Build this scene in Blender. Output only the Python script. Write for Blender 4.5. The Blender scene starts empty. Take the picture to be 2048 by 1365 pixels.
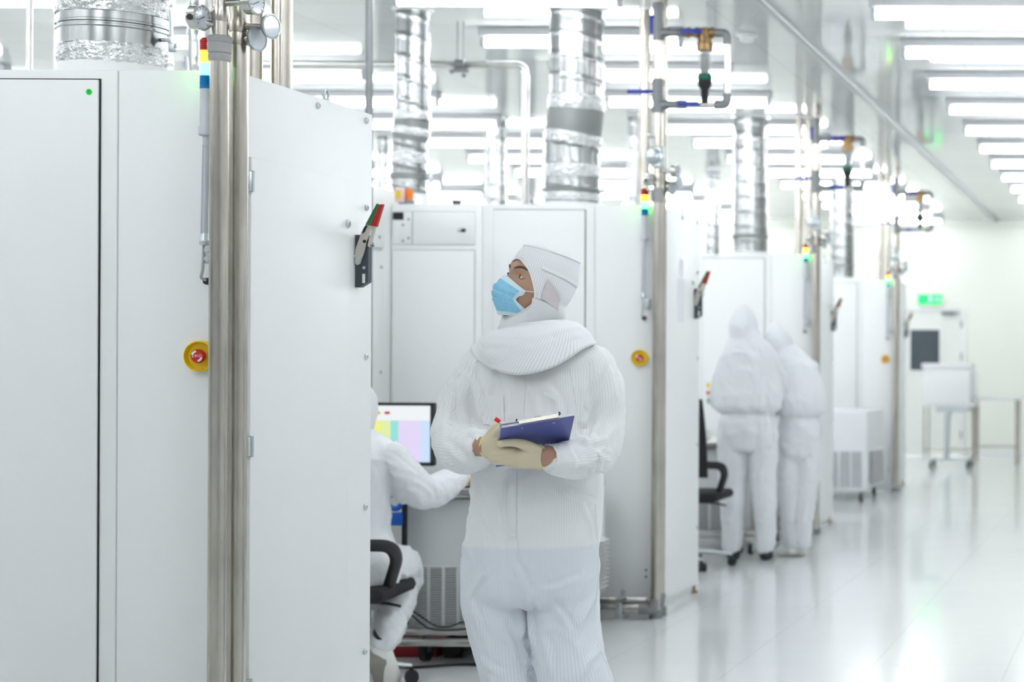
import bpy, bmesh, math, random
import numpy as np
from mathutils import Vector, Matrix, noise
from mathutils.bvhtree import BVHTree

PI = math.pi
rnd = random.Random(7)
scene = bpy.context.scene
COL = scene.collection

# ------------------------------------------------------------------ camera
EYE = 1.36                      # lens height above the floor
FPX = 3500.0                    # focal length in pixels of the 2048 wide frame
VX, VY = 2290.0, 721.0          # vanishing point of the aisle
ROLL = 0.0044
cd = bpy.data.cameras.new('camera')
cam = bpy.data.objects.new('camera', cd)
COL.objects.link(cam)
cd.sensor_width = 36.0
cd.lens = FPX / 2048 * 36.0
cd.shift_x = (1024 - VX) / 2048
cd.shift_y = -(682.5 - VY) / 2048
cd.clip_start = 0.05
cd.clip_end = 100
cam.location = (0, 0, EYE)
cam.rotation_euler = (Matrix.Rotation(PI/2, 4, 'X') @ Matrix.Rotation(ROLL, 4, 'Z')).to_euler()
cd.dof.use_dof = True
cd.dof.focus_distance = 5.15
cd.dof.aperture_fstop = 3.0
scene.camera = cam

# ------------------------------------------------------------------ world, exposure
w = bpy.data.worlds.new('World')
scene.world = w
w.use_nodes = True
w.node_tree.nodes['Background'].inputs[0].default_value = (0.95, 0.98, 1.0, 1)
w.node_tree.nodes['Background'].inputs[1].default_value = 0.6
scene.view_settings.view_transform = 'Standard'
scene.view_settings.look = 'None'
scene.view_settings.exposure = 0.95
scene.view_settings.gamma = 1.0
scene.view_settings.use_curve_mapping = False
TUBE_POWER = 13.0


def W(px, py, d):
    """World point that stands at depth d and is seen at photo pixel (px, py)."""
    s = FPX / d
    dx, dy = px - VX, py - VY
    u, v = dx + ROLL * dy, dy - ROLL * dx
    return Vector((u / s, d, EYE - v / s))


# ------------------------------------------------------------------ materials
def mat(name, color, rough=0.5, metal=0.0, emit=None, power=0.0, bump=None, coat=0.0,
        ior=1.45, alpha=1.0, vary=None, trans=0.0, stretch=None, sheen=0.0):
    m = bpy.data.materials.new(name)
    m.use_nodes = True
    nt = m.node_tree
    b = nt.nodes['Principled BSDF']
    b.inputs['Base Color'].default_value = (*color, 1)
    b.inputs['Roughness'].default_value = rough
    b.inputs['Metallic'].default_value = metal
    b.inputs['IOR'].default_value = ior
    b.inputs['Coat Weight'].default_value = coat
    b.inputs['Alpha'].default_value = alpha
    b.inputs['Transmission Weight'].default_value = trans
    if emit:
        b.inputs['Emission Color'].default_value = (*emit, 1)
        b.inputs['Emission Strength'].default_value = power
    if bump or vary:
        tc = nt.nodes.new('ShaderNodeTexCoord')
        mp = nt.nodes.new('ShaderNodeMapping')
        if stretch:
            mp.inputs['Scale'].default_value = stretch
        nt.links.new(tc.outputs['Object'], mp.inputs['Vector'])
    if bump:
        n = nt.nodes.new('ShaderNodeTexNoise')
        n.inputs['Scale'].default_value = bump[0]
        n.inputs['Detail'].default_value = 4
        bp = nt.nodes.new('ShaderNodeBump')
        bp.inputs['Strength'].default_value = bump[1]
        bp.inputs['Distance'].default_value = bump[2] if len(bump) > 2 else 0.01
        nt.links.new(mp.outputs[0], n.inputs['Vector'])
        nt.links.new(n.outputs['Fac'], bp.inputs['Height'])
        nt.links.new(bp.outputs[0], b.inputs['Normal'])
    if vary:
        n = nt.nodes.new('ShaderNodeTexNoise')
        n.inputs['Scale'].default_value = vary[0]
        n.inputs['Detail'].default_value = 3
        r = nt.nodes.new('ShaderNodeValToRGB')
        k = vary[1]
        r.color_ramp.elements[0].color = (*[c * (1 - k) for c in color], 1)
        r.color_ramp.elements[1].color = (*[min(1, c * (1 + k)) for c in color], 1)
        r.color_ramp.elements[0].position = 0.3
        r.color_ramp.elements[1].position = 0.7
        nt.links.new(mp.outputs[0], n.inputs['Vector'])
        nt.links.new(n.outputs['Fac'], r.inputs[0])
        nt.links.new(r.outputs[0], b.inputs['Base Color'])
    return m


M = {}
M['paint'] = mat('white powder coat', (0.86, 0.875, 0.88), 0.42, bump=(900, 0.05, 0.0005))
M['paint_seam'] = mat('cabinet seam', (0.58, 0.60, 0.60), 0.7)
M['gap_shade'] = mat('painted door gap shade', (0.03, 0.03, 0.04), 0.8)  # near black that paints the shade inside the door gap
M['steel'] = mat('stainless steel', (0.50, 0.47, 0.42), 0.24, 1.0, vary=(9, 0.16), stretch=(3, 3, 0.6))
M['steel_bright'] = mat('bright stainless steel', (0.55, 0.545, 0.52), 0.24, 1.0, vary=(12, 0.1))
M['zinc'] = mat('zinc plated steel', (0.55, 0.60, 0.62), 0.35, 1.0)
M['galv'] = mat('galvanised fitting', (0.25, 0.26, 0.27), 0.5, 0.6, bump=(120, 0.2, 0.002))
M['coupling'] = mat('grey rubber coupling', (0.40, 0.40, 0.40), 0.55, 0.2)
M['duct'] = mat('spiral duct steel', (0.36, 0.37, 0.375), 0.24, 1.0, vary=(6, 0.12), bump=(5, 0.25, 0.01), stretch=(1, 1, 0.5))
M['duct_dark'] = mat('galvanised duct sleeve', (0.27, 0.28, 0.28), 0.5, 0.5)
M['foil'] = mat('crinkled foil tape', (0.66, 0.67, 0.68), 0.25, 1.0, bump=(34, 0.9, 0.02))
M['cone'] = mat('white enamel', (0.86, 0.87, 0.88), 0.4)
M['blue'] = mat('blue valve handle', (0.02, 0.04, 0.33), 0.4)
M['blue_plastic'] = mat('blue plastic', (0.01, 0.11, 0.52), 0.4)
M['brass'] = mat('aged brass', (0.30, 0.19, 0.09), 0.38, 0.75, vary=(40, 0.25))
M['black'] = mat('black plastic', (0.012, 0.013, 0.015), 0.45)
M['black_fabric'] = mat('black chair fabric', (0.014, 0.015, 0.017), 0.85)
M['bowl'] = mat('clear filter bowl', (0.70, 0.73, 0.75), 0.08, alpha=0.25)
M['filter_core'] = mat('grey filter core', (0.20, 0.21, 0.22), 0.5)
M['green_plastic'] = mat('green plastic ring', (0.0, 0.12, 0.07), 0.4)
M['yellow'] = mat('yellow plastic', (0.86, 0.60, 0.01), 0.42)
M['red'] = mat('red plastic', (0.62, 0.02, 0.02), 0.38)
M['white_ink'] = mat('white print', (0.9, 0.9, 0.9), 0.5)
M['lens_red'] = mat('red signal lens', (0.50, 0.01, 0.01), 0.25)
M['lens_amber'] = mat('amber signal lens lit', (0.9, 0.5, 0.02), 0.25, emit=(1.0, 0.55, 0.03), power=2.2)
M['lens_green'] = mat('green signal lens lit', (0.05, 0.8, 0.12), 0.25, emit=(0.06, 1.0, 0.12), power=5.0)
M['lens_blue'] = mat('blue signal lens', (0.0, 0.19, 0.55), 0.25)
M['grey_tube'] = mat('silver grey signal pole', (0.56, 0.58, 0.62), 0.4, 0.15)
M['grey_cable'] = mat('grey cable', (0.45, 0.45, 0.46), 0.6)
M['slate'] = mat('slate grey lever housing', (0.065, 0.075, 0.092), 0.5)
M['lever_metal'] = mat('satin lever steel', (0.62, 0.58, 0.52), 0.35, 0.85)
M['tape_green'] = mat('green tape', (0.015, 0.16, 0.06), 0.5)
M['tape_red'] = mat('red tape', (0.42, 0.02, 0.015), 0.5)
M['green_dot'] = mat('green dot sticker', (0.0, 0.72, 0.05), 0.5)
M['dark_ink'] = mat('dark print', (0.03, 0.12, 0.05), 0.6)
M['paper'] = mat('white paper', (0.80, 0.80, 0.84), 0.7)
M['sticker_yellow'] = mat('yellow sticker', (0.80, 0.60, 0.02), 0.5)
M['sticker_red'] = mat('red sticker', (0.65, 0.08, 0.04), 0.5)
M['sticker_green'] = mat('grey green sticker', (0.25, 0.36, 0.28), 0.5)
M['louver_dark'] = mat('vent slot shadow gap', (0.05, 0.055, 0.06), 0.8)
M['chiller_front'] = mat('light grey chiller paint', (0.62, 0.64, 0.65), 0.45)
M['chiller_white'] = mat('white chiller paint', (0.80, 0.81, 0.83), 0.4)
M['table_top'] = mat('pale laminate worktop', (0.74, 0.74, 0.72), 0.4)
M['gauge_face'] = mat('gauge dial', (0.55, 0.60, 0.66), 0.15, coat=1.0)
M['cable'] = mat('black cable', (0.01, 0.01, 0.012), 0.5)
M['cable_blue'] = mat('blue hose', (0.01, 0.03, 0.30), 0.35)
M['wall'] = mat('cream cleanroom wall panel', (0.83, 0.85, 0.775), 0.45)
M['wall_white'] = mat('white cleanroom wall panel', (0.82, 0.83, 0.82), 0.45)
M['door'] = mat('pale door leaf', (0.80, 0.82, 0.78), 0.45)
M['trim'] = mat('white aluminium trim', (0.82, 0.83, 0.82), 0.35)
M['trim_grey'] = mat('grey aluminium ceiling rail', (0.42, 0.44, 0.45), 0.4, 0.3)
M['door_glass'] = mat('dark door glazing', (0.055, 0.075, 0.09), 0.12, coat=0.5)
M['lamp_body'] = mat('pale grey lamp batten', (0.50, 0.51, 0.53), 0.5)
M['lamp_tube'] = mat('lit tube', (1, 1, 1), 0.3, emit=(0.95, 0.98, 1.0), power=TUBE_POWER)
M['exit_green'] = mat('lit green exit panel', (0.0, 0.5, 0.12), 0.3, emit=(0.0, 0.80, 0.10), power=0.8)
M['exit_white'] = mat('lit pale exit figure', (0.5, 0.9, 0.6), 0.3, emit=(0.30, 0.95, 0.40), power=0.8)
M['skin'] = mat('warm tan skin', (0.46, 0.265, 0.18), 0.5, bump=(300, 0.08, 0.001), vary=(30, 0.06))
M['brow'] = mat('black eyebrow hair', (0.10, 0.072, 0.06), 0.9)
M['eye_white'] = mat('eye white', (0.72, 0.70, 0.68), 0.15, coat=0.6)
M['iris'] = mat('dark brown iris', (0.035, 0.018, 0.012), 0.12, coat=1.0)
M['latex'] = mat('cream latex glove', (0.66, 0.58, 0.41), 0.5, bump=(60, 0.25, 0.003))
M['latex_cuff'] = mat('yellow rolled glove cuff', (0.80, 0.74, 0.38), 0.45)
M['mask_blue'] = mat('blue pleated mask fabric', (0.28, 0.61, 0.83), 0.8, bump=(240, 0.25, 0.002), vary=(160, 0.07))
M['mask_white'] = mat('pale mask edging', (0.66, 0.79, 0.86), 0.8)
M['elastic'] = mat('white elastic', (0.85, 0.85, 0.85), 0.7)
M['board'] = mat('blue clipboard plastic', (0.085, 0.105, 0.34), 0.42)
M['chrome'] = mat('chrome clip', (0.78, 0.77, 0.72), 0.15, 1.0)
M['pen_red'] = mat('red pen plastic', (0.72, 0.02, 0.03), 0.3)
M['suit_plain'] = mat('white cleanroom fabric', (0.86, 0.87, 0.88), 0.8, bump=(25, 0.25, 0.01))
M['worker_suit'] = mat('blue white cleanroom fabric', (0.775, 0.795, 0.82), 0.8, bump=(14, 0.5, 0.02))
M['shoe'] = mat('white cleanroom shoe', (0.74, 0.74, 0.70), 0.7)
M['sole'] = mat('grey rubber sole', (0.26, 0.25, 0.22), 0.8, bump=(90, 0.4, 0.004))
M['sole_dark'] = mat('dark rubber sole', (0.03, 0.035, 0.04), 0.7)
M['red_box'] = mat('dark red plastic', (0.30, 0.01, 0.015), 0.5)
M['orange'] = mat('orange plastic', (0.85, 0.22, 0.03), 0.45)
M['pinkish'] = mat('pale pink box', (0.85, 0.62, 0.66), 0.6)


def suit_material(name, base, line, tint=None, hem_z=None):
    """Anti-static cloth: white with fine grey conductive pinstripes; where trousers
    are worn under the thin cloth the cloth looks bluer below their waist."""
    m = bpy.data.materials.new(name)
    m.use_nodes = True
    nt = m.node_tree
    b = nt.nodes['Principled BSDF']
    b.inputs['Roughness'].default_value = 0.75
    b.inputs['Sheen Weight'].default_value = 0.15
    at = nt.nodes.new('ShaderNodeAttribute')
    at.attribute_name = 'stripe'
    fr = nt.nodes.new('ShaderNodeMath'); fr.operation = 'FRACT'
    mu = nt.nodes.new('ShaderNodeMath'); mu.operation = 'MULTIPLY'
    mu.inputs[1].default_value = 1 / 0.0074
    nt.links.new(at.outputs['Fac'], mu.inputs[0])
    nt.links.new(mu.outputs[0], fr.inputs[0])
    rp = nt.nodes.new('ShaderNodeValToRGB')
    e = rp.color_ramp.elements
    e[0].position = 0.0; e[0].color = (0, 0, 0, 1)
    e[1].position = 0.36; e[1].color = (0, 0, 0, 1)
    x = e.new(0.5); x.color = (1, 1, 1, 1)
    x = e.new(0.64); x.color = (0, 0, 0, 1)
    nt.links.new(fr.outputs[0], rp.inputs[0])
    mx = nt.nodes.new('ShaderNodeMix'); mx.data_type = 'RGBA'
    mx.inputs[6].default_value = (*base, 1)
    mx.inputs[7].default_value = (*line, 1)
    nt.links.new(rp.outputs[0], mx.inputs[0])
    out = mx.outputs[2]
    if tint:
        tc = nt.nodes.new('ShaderNodeTexCoord')
        sp = nt.nodes.new('ShaderNodeSeparateXYZ')
        nt.links.new(tc.outputs['Object'], sp.inputs[0])
        nz = nt.nodes.new('ShaderNodeTexNoise'); nz.inputs['Scale'].default_value = 4
        nt.links.new(tc.outputs['Object'], nz.inputs['Vector'])
        ad = nt.nodes.new('ShaderNodeMath'); ad.operation = 'MULTIPLY_ADD'
        ad.inputs[1].default_value = 0.02
        nt.links.new(nz.outputs['Fac'], ad.inputs[0])
        nt.links.new(sp.outputs[2], ad.inputs[2])
        mr = nt.nodes.new('ShaderNodeMapRange')
        mr.inputs['From Min'].default_value = hem_z + 0.016
        mr.inputs['From Max'].default_value = hem_z + 0.004
        nt.links.new(ad.outputs[0], mr.inputs['Value'])
        m2 = nt.nodes.new('ShaderNodeMix'); m2.data_type = 'RGBA'; m2.blend_type = 'MULTIPLY'
        nt.links.new(mr.outputs[0], m2.inputs[0])
        nt.links.new(out, m2.inputs[6])
        m2.inputs[7].default_value = (*tint, 1)
        out = m2.outputs[2]
    nt.links.new(out, b.inputs['Base Color'])
    n = nt.nodes.new('ShaderNodeTexNoise'); n.inputs['Scale'].default_value = 22
    n.inputs['Detail'].default_value = 5
    tc2 = nt.nodes.new('ShaderNodeTexCoord')
    nt.links.new(tc2.outputs['Object'], n.inputs['Vector'])
    bp = nt.nodes.new('ShaderNodeBump'); bp.inputs['Strength'].default_value = 0.22
    bp.inputs['Distance'].default_value = 0.01
    nt.links.new(n.outputs['Fac'], bp.inputs['Height'])
    nt.links.new(bp.outputs[0], b.inputs['Normal'])
    return m


M['suit'] = suit_material('striped cleanroom fabric', (0.86, 0.865, 0.87), (0.69, 0.71, 0.755), tint=(0.88, 0.92, 0.972), hem_z=0.805)
M['hood'] = suit_material('striped hood fabric', (0.85, 0.86, 0.875), (0.58, 0.60, 0.65))


def floor_material():
    m = mat('glossy grey white epoxy floor', (0.82, 0.84, 0.845), 0.14, coat=0.2)
    nt = m.node_tree
    b = nt.nodes['Principled BSDF']
    tc = nt.nodes.new('ShaderNodeTexCoord')
    br = nt.nodes.new('ShaderNodeTexBrick')
    br.offset = 0
    br.inputs['Scale'].default_value = 1.0
    br.inputs['Brick Width'].default_value = 0.6
    br.inputs['Row Height'].default_value = 0.6
    br.inputs['Mortar Size'].default_value = 0.0022
    br.inputs['Color1'].default_value = (0.80, 0.82, 0.83, 1)
    br.inputs['Color2'].default_value = (0.78, 0.80, 0.81, 1)
    br.inputs['Mortar'].default_value = (0.64, 0.66, 0.67, 1)
    nt.links.new(tc.outputs['Object'], br.inputs['Vector'])
    nt.links.new(br.outputs['Color'], b.inputs['Base Color'])
    n = nt.nodes.new('ShaderNodeTexNoise'); n.inputs['Scale'].default_value = 2.5
    bp = nt.nodes.new('ShaderNodeBump'); bp.inputs['Strength'].default_value = 0.05
    bp.inputs['Distance'].default_value = 0.02
    nt.links.new(tc.outputs['Object'], n.inputs['Vector'])
    nt.links.new(n.outputs['Fac'], bp.inputs['Height'])
    nt.links.new(bp.outputs[0], b.inputs['Normal'])
    return m


M['floor'] = floor_material()


def ceiling_material():
    m = mat('glossy ceiling panel', (0.70, 0.72, 0.71), 0.075, ior=1.36)
    nt = m.node_tree
    b = nt.nodes['Principled BSDF']
    tc = nt.nodes.new('ShaderNodeTexCoord')
    br = nt.nodes.new('ShaderNodeTexBrick')
    br.offset = 0
    br.inputs['Scale'].default_value = 1.0
    br.inputs['Brick Width'].default_value = 1.22
    br.inputs['Row Height'].default_value = 0.61
    br.inputs['Mortar Size'].default_value = 0.006
    br.inputs['Color1'].default_value = (0.70, 0.72, 0.71, 1)
    br.inputs['Color2'].default_value = (0.66, 0.68, 0.675, 1)
    br.inputs['Mortar'].default_value = (0.56, 0.58, 0.575, 1)
    nt.links.new(tc.outputs['Object'], br.inputs['Vector'])
    nt.links.new(br.outputs['Color'], b.inputs['Base Color'])
    return m


M['ceiling'] = ceiling_material()


def screen_material():
    m = bpy.data.materials.new('lit spreadsheet screen')
    m.use_nodes = True
    nt = m.node_tree
    b = nt.nodes['Principled BSDF']
    b.inputs['Base Color'].default_value = (0.02, 0.02, 0.02, 1)
    b.inputs['Roughness'].default_value = 0.3
    tc = nt.nodes.new('ShaderNodeTexCoord')
    sp = nt.nodes.new('ShaderNodeSeparateXYZ')
    nt.links.new(tc.outputs['Generated'], sp.inputs[0])
    rp = nt.nodes.new('ShaderNodeValToRGB')
    rp.color_ramp.interpolation = 'CONSTANT'
    e = rp.color_ramp.elements
    e[0].position = 0; e[0].color = (0.75, 0.80, 0.95, 1)
    e[1].position = 0.42; e[1].color = (0.90, 0.92, 0.22, 1)
    for p, c in ((0.52, (0.78, 0.90, 0.40)), (0.615, (0.32, 0.78, 0.72)), (0.69, (0.80, 0.70, 0.95)), (0.90, (0.62, 0.78, 1.0))):
        x = e.new(p); x.color = (*c, 1)
    nt.links.new(sp.outputs[0], rp.inputs[0])
    # fine rows of the sheet
    mu = nt.nodes.new('ShaderNodeMath'); mu.operation = 'MULTIPLY'; mu.inputs[1].default_value = 34
    fr = nt.nodes.new('ShaderNodeMath'); fr.operation = 'FRACT'
    gt = nt.nodes.new('ShaderNodeMath'); gt.operation = 'GREATER_THAN'; gt.inputs[1].default_value = 0.72
    nt.links.new(sp.outputs[2], mu.inputs[0]); nt.links.new(mu.outputs[0], fr.inputs[0]); nt.links.new(fr.outputs[0], gt.inputs[0])
    dk = nt.nodes.new('ShaderNodeMix'); dk.data_type = 'RGBA'; dk.blend_type = 'MULTIPLY'
    sc = nt.nodes.new('ShaderNodeMath'); sc.operation = 'MULTIPLY'; sc.inputs[1].default_value = 0.22
    nt.links.new(gt.outputs[0], sc.inputs[0]); nt.links.new(sc.outputs[0], dk.inputs[0])
    nt.links.new(rp.outputs[0], dk.inputs[6]); dk.inputs[7].default_value = (0.5, 0.55, 0.7, 1)
    top = nt.nodes.new('ShaderNodeMath'); top.operation = 'GREATER_THAN'; top.inputs[1].default_value = 0.735
    nt.links.new(sp.outputs[2], top.inputs[0])
    mx = nt.nodes.new('ShaderNodeMix'); mx.data_type = 'RGBA'
    nt.links.new(top.outputs[0], mx.inputs[0]); nt.links.new(dk.outputs[2], mx.inputs[6])
    mx.inputs[7].default_value = (0.86, 0.90, 0.93, 1)
    nt.links.new(mx.outputs[2], b.inputs['Emission Color'])
    b.inputs['Emission Strength'].default_value = 0.50
    return m


M['screen'] = screen_material()


# ------------------------------------------------------------------ mesh helpers
class MB:
    """Collects shapes; build() links them as ONE mesh object."""
    def __init__(self):
        self.v, self.f = [], []

    def add(self, vs, fs):
        n = len(self.v)
        self.v += [tuple(p) for p in vs]
        self.f += [tuple(i + n for i in f) for f in fs]
        return self

    def box(self, x0, x1, y0, y1, z0, z1, bev=0.0):
        if bev <= 0:
            vs = [(x, y, z) for x in (x0, x1) for y in (y0, y1) for z in (z0, z1)]
            return self.add(vs, [(0, 1, 3, 2), (4, 6, 7, 5), (0, 4, 5, 1), (2, 3, 7, 6), (0, 2, 6, 4), (1, 5, 7, 3)])
        bm = bmesh.new()
        bmesh.ops.create_cube(bm, size=1)
        for q in bm.verts:
            q.co = ((x0 + x1) / 2 + q.co.x * (x1 - x0), (y0 + y1) / 2 + q.co.y * (y1 - y0), (z0 + z1) / 2 + q.co.z * (z1 - z0))
        bmesh.ops.bevel(bm, geom=list(bm.edges), offset=bev, segments=2, affect='EDGES', profile=0.5)
        bm.verts.index_update()
        self.add([q.co for q in bm.verts], [[q.index for q in f.verts] for f in bm.faces])
        bm.free()
        return self

    def rings(self, rings, cap=True, closed=False):
        n = len(rings[0])
        vs = [p for r in rings for p in r]
        fs = []
        m = len(rings)
        for i in range(m if closed else m - 1):
            a, b = i * n, ((i + 1) % m) * n
            for j in range(n):
                k = (j + 1) % n
                fs.append((a + j, a + k, b + k, b + j))
        if cap and not closed:
            fs.append(tuple(reversed(range(n))))
            fs.append(tuple((m - 1) * n + j for j in range(n)))
        return self.add(vs, fs)

    def cyl(self, p0, p1, r0, r1=None, n=16):
        return self.sweep([Vector(p0), Vector(p1)], [r0, r0 if r1 is None else r1], n)

    def sweep(self, pts, rad, n=12, cap=True, flat=None):
        pts = [Vector(p) for p in pts]
        if not hasattr(rad, '__len__'):
            rad = [rad] * len(pts)
        t0 = (pts[1] - pts[0]).normalized()
        up = Vector((0, 0, 1)) if abs(t0.z) < 0.9 else Vector((0, 1, 0))
        u = t0.cross(up).normalized()
        out = []
        for i, p in enumerate(pts):
            if i == 0:
                t = t0
            elif i == len(pts) - 1:
                t = (pts[i] - pts[i - 1]).normalized()
            else:
                t = ((pts[i + 1] - pts[i]).normalized() + (pts[i] - pts[i - 1]).normalized()).normalized()
            u = (u - t * u.dot(t)).normalized()
            q = t.cross(u)
            r = rad[i]
            ra, rb = r if hasattr(r, '__len__') else (r, r)
            out.append([p + u * (ra * math.cos(2 * PI * k / n)) + q * (rb * math.sin(2 * PI * k / n)) for k in range(n)])
        return self.rings(out, cap)

    def tube(self, pts, r, n=12, bend=0.03, seg=6):
        p = fillet(pts, bend, seg)
        return self.sweep(p, r[:len(p)] if hasattr(r, '__len__') else r, n)

    def lathe(self, o, prof, axis='Z', n=32, cap=True):
        o = Vector(o)
        out = []
        for r, h in prof:
            ring = []
            for k in range(n):
                c, s = math.cos(2 * PI * k / n) * r, math.sin(2 * PI * k / n) * r
                ring.append(o + (Vector((c, s, h)) if axis == 'Z' else Vector((s, h, c)) if axis == 'Y' else Vector((h, c, s))))
            out.append(ring)
        return self.rings(out, cap)

    def ball(self, c, r, n=16, m=10):
        c = Vector(c)
        rx, ry, rz = r if hasattr(r, '__len__') else (r, r, r)
        out = []
        for i in range(m + 1):
            a = -PI / 2 + PI * (i + (0.02 if i == 0 else -0.02 if i == m else 0)) / m
            out.append([c + Vector((rx * math.cos(a) * math.cos(2 * PI * k / n), ry * math.cos(a) * math.sin(2 * PI * k / n), rz * math.sin(a))) for k in range(n)])
        return self.rings(out)

    def prism(self, pts, d0, d1, plane='XZ'):
        n = len(pts)
        def P(a, b, d):
            return (a, d, b) if plane == 'XZ' else (d, a, b) if plane == 'YZ' else (a, b, d)
        vs = [P(a, b, d0) for a, b in pts] + [P(a, b, d1) for a, b in pts]
        fs = [tuple(range(n)), tuple(reversed(range(n, 2 * n)))]
        fs += [(i, i + n, (i + 1) % n + n, (i + 1) % n) for i in range(n)]
        return self.add(vs, fs)

    def build(self, name, m, parent=None, off=None, smooth=True, angle=40):
        me = bpy.data.meshes.new(name)
        vs = self.v if off is None else [tuple(Vector(p) - Vector(off)) for p in self.v]
        me.from_pydata(vs, [], self.f)
        bm = bmesh.new(); bm.from_mesh(me)
        bmesh.ops.recalc_face_normals(bm, faces=bm.faces)
        bm.to_mesh(me); bm.free()
        return link(name, me, m, parent, smooth, angle)


def link(name, me, m, parent=None, smooth=True, angle=40):
    if m:
        me.materials.append(m)
    if smooth:
        me.polygons.foreach_set('use_smooth', [True] * len(me.polygons))
        if angle:
            me.set_sharp_from_angle(angle=math.radians(angle))
    o = bpy.data.objects.new(name, me)
    COL.objects.link(o)
    if parent:
        o.parent = parent
    return o


def fillet(pts, bend, seg=6):
    pts = [Vector(p) for p in pts]
    out = [pts[0]]
    for i in range(1, len(pts) - 1):
        a, b, c = pts[i - 1], pts[i], pts[i + 1]
        d0, d1 = (a - b), (c - b)
        r = min(bend, d0.length * 0.49, d1.length * 0.49)
        p, q = b + d0.normalized() * r, b + d1.normalized() * r
        for k in range(seg + 1):
            t = k / seg
            out.append(p * (1 - t) ** 2 + b * (2 * t * (1 - t)) + q * t * t)
    out.append(pts[-1])
    return out


def thing(name, label, cat, loc=(0, 0, 0), group=None):
    o = bpy.data.objects.new(name, None)
    COL.objects.link(o)
    o.empty_display_size = 0.1
    o.location = loc
    tag(o, label, cat, group)
    return o


def tag(o, label, cat, group=None):
    o['label'] = label
    o['category'] = cat
    if group:
        o['group'] = group
    return o


def struct(o):
    o['kind'] = 'structure'
    return o


def part(name, mb, m, parent, label=None, smooth=True, angle=40):
    """Child part; coordinates are already local to the thing."""
    o = mb.build(name, m, parent, None, smooth, angle)
    if label:
        o['label'] = label
    return o


def dup(root, loc, label, cat=None, group=None, skip=()):
    r = root.copy(); COL.objects.link(r)
    r.location = loc
    r['label'] = label
    if group:
        r['group'] = group
    for ch in list(root.children):
        if ch.name.split('.')[0] in skip:
            continue
        c = ch.copy(); COL.objects.link(c); c.parent = r
        for g in list(ch.children):
            d = g.copy(); COL.objects.link(d); d.parent = c
    return r


def text_mb(body, size, loc, depth=0.0005, spacing=1.0):
    """Lettering standing in the XZ plane, facing -Y, centred on loc."""
    cu = bpy.data.curves.new('lettering', 'FONT')
    cu.body = body; cu.size = 1.0; cu.extrude = depth / size; cu.align_x = 'CENTER'; cu.align_y = 'CENTER'
    cu.space_character = spacing
    o = bpy.data.objects.new('lettering', cu)
    COL.objects.link(o)
    dg = bpy.context.evaluated_depsgraph_get()
    me = bpy.data.meshes.new_from_object(o.evaluated_get(dg))
    mb = MB()
    mb.add([(v.co.x * size + loc[0], loc[1] - v.co.z * size, v.co.y * size + loc[2]) for v in me.vertices], [list(p.vertices) for p in me.polygons])
    bpy.data.objects.remove(o); bpy.data.curves.remove(cu); bpy.data.meshes.remove(me)
    return mb


def remesh(mb, voxel, smooth_iter=4, factor=0.5):
    me = bpy.data.meshes.new('tmp')
    me.from_pydata(mb.v, [], mb.f)
    bm = bmesh.new(); bm.from_mesh(me); bmesh.ops.recalc_face_normals(bm, faces=bm.faces); bm.to_mesh(me); bm.free()
    o = bpy.data.objects.new('tmp', me); COL.objects.link(o)
    r = o.modifiers.new('r', 'REMESH'); r.mode = 'VOXEL'; r.voxel_size = voxel
    if smooth_iter:
        s = o.modifiers.new('s', 'SMOOTH'); s.factor = factor; s.iterations = smooth_iter
    dg = bpy.context.evaluated_depsgraph_get()
    out = bpy.data.meshes.new_from_object(o.evaluated_get(dg))
    bpy.data.objects.remove(o); bpy.data.meshes.remove(me)
    return out


# ------------------------------------------------------------------ room shell
CEIL = 3.33
XL, XR, YB, YF = -17.0, 2.9, 24.6, -4.0
struct(MB().box(XL, XR, YF, YB, -0.1, 0).build('floor', M['floor'], smooth=False))
struct(MB().box(XL, XR, YF, YB, CEIL, CEIL + 0.1).build('ceiling', M['ceiling'], smooth=False))
struct(MB().box(XL - 0.1, XL, YF, YB, 0, CEIL).build('wall_left', M['wall_white'], smooth=False))
struct(MB().box(XR, XR + 0.1, YF, YB, 0, CEIL).build('wall_right', M['wall_white'], smooth=False))
struct(MB().box(XL, XR, YF - 0.1, YF, 0, CEIL).build('wall_front', M['wall_white'], smooth=False))
DX0, DX1, DZ = -3.62, -2.56, 2.07            # door opening in the back wall
mb = MB().box(XL, DX0, YB, YB + 0.1, 0, CEIL).box(DX1, XR, YB, YB + 0.1, 0, CEIL).box(DX0, DX1, YB, YB + 0.1, DZ, CEIL)
struct(mb.build('wall_back', M['wall'], smooth=False))
mb = MB().box(XL, DX0 - 0.06, YB - 0.012, YB, 0, 0.10).box(DX1 + 0.06, XR, YB - 0.012, YB, 0, 0.10)
struct(mb.build('baseboard_back', M['trim'], smooth=False))
struct(MB().box(-2.125, -2.075, YF, YB, CEIL - 0.035, CEIL, 0.004).build('trim_1', M['trim_grey']))

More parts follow.
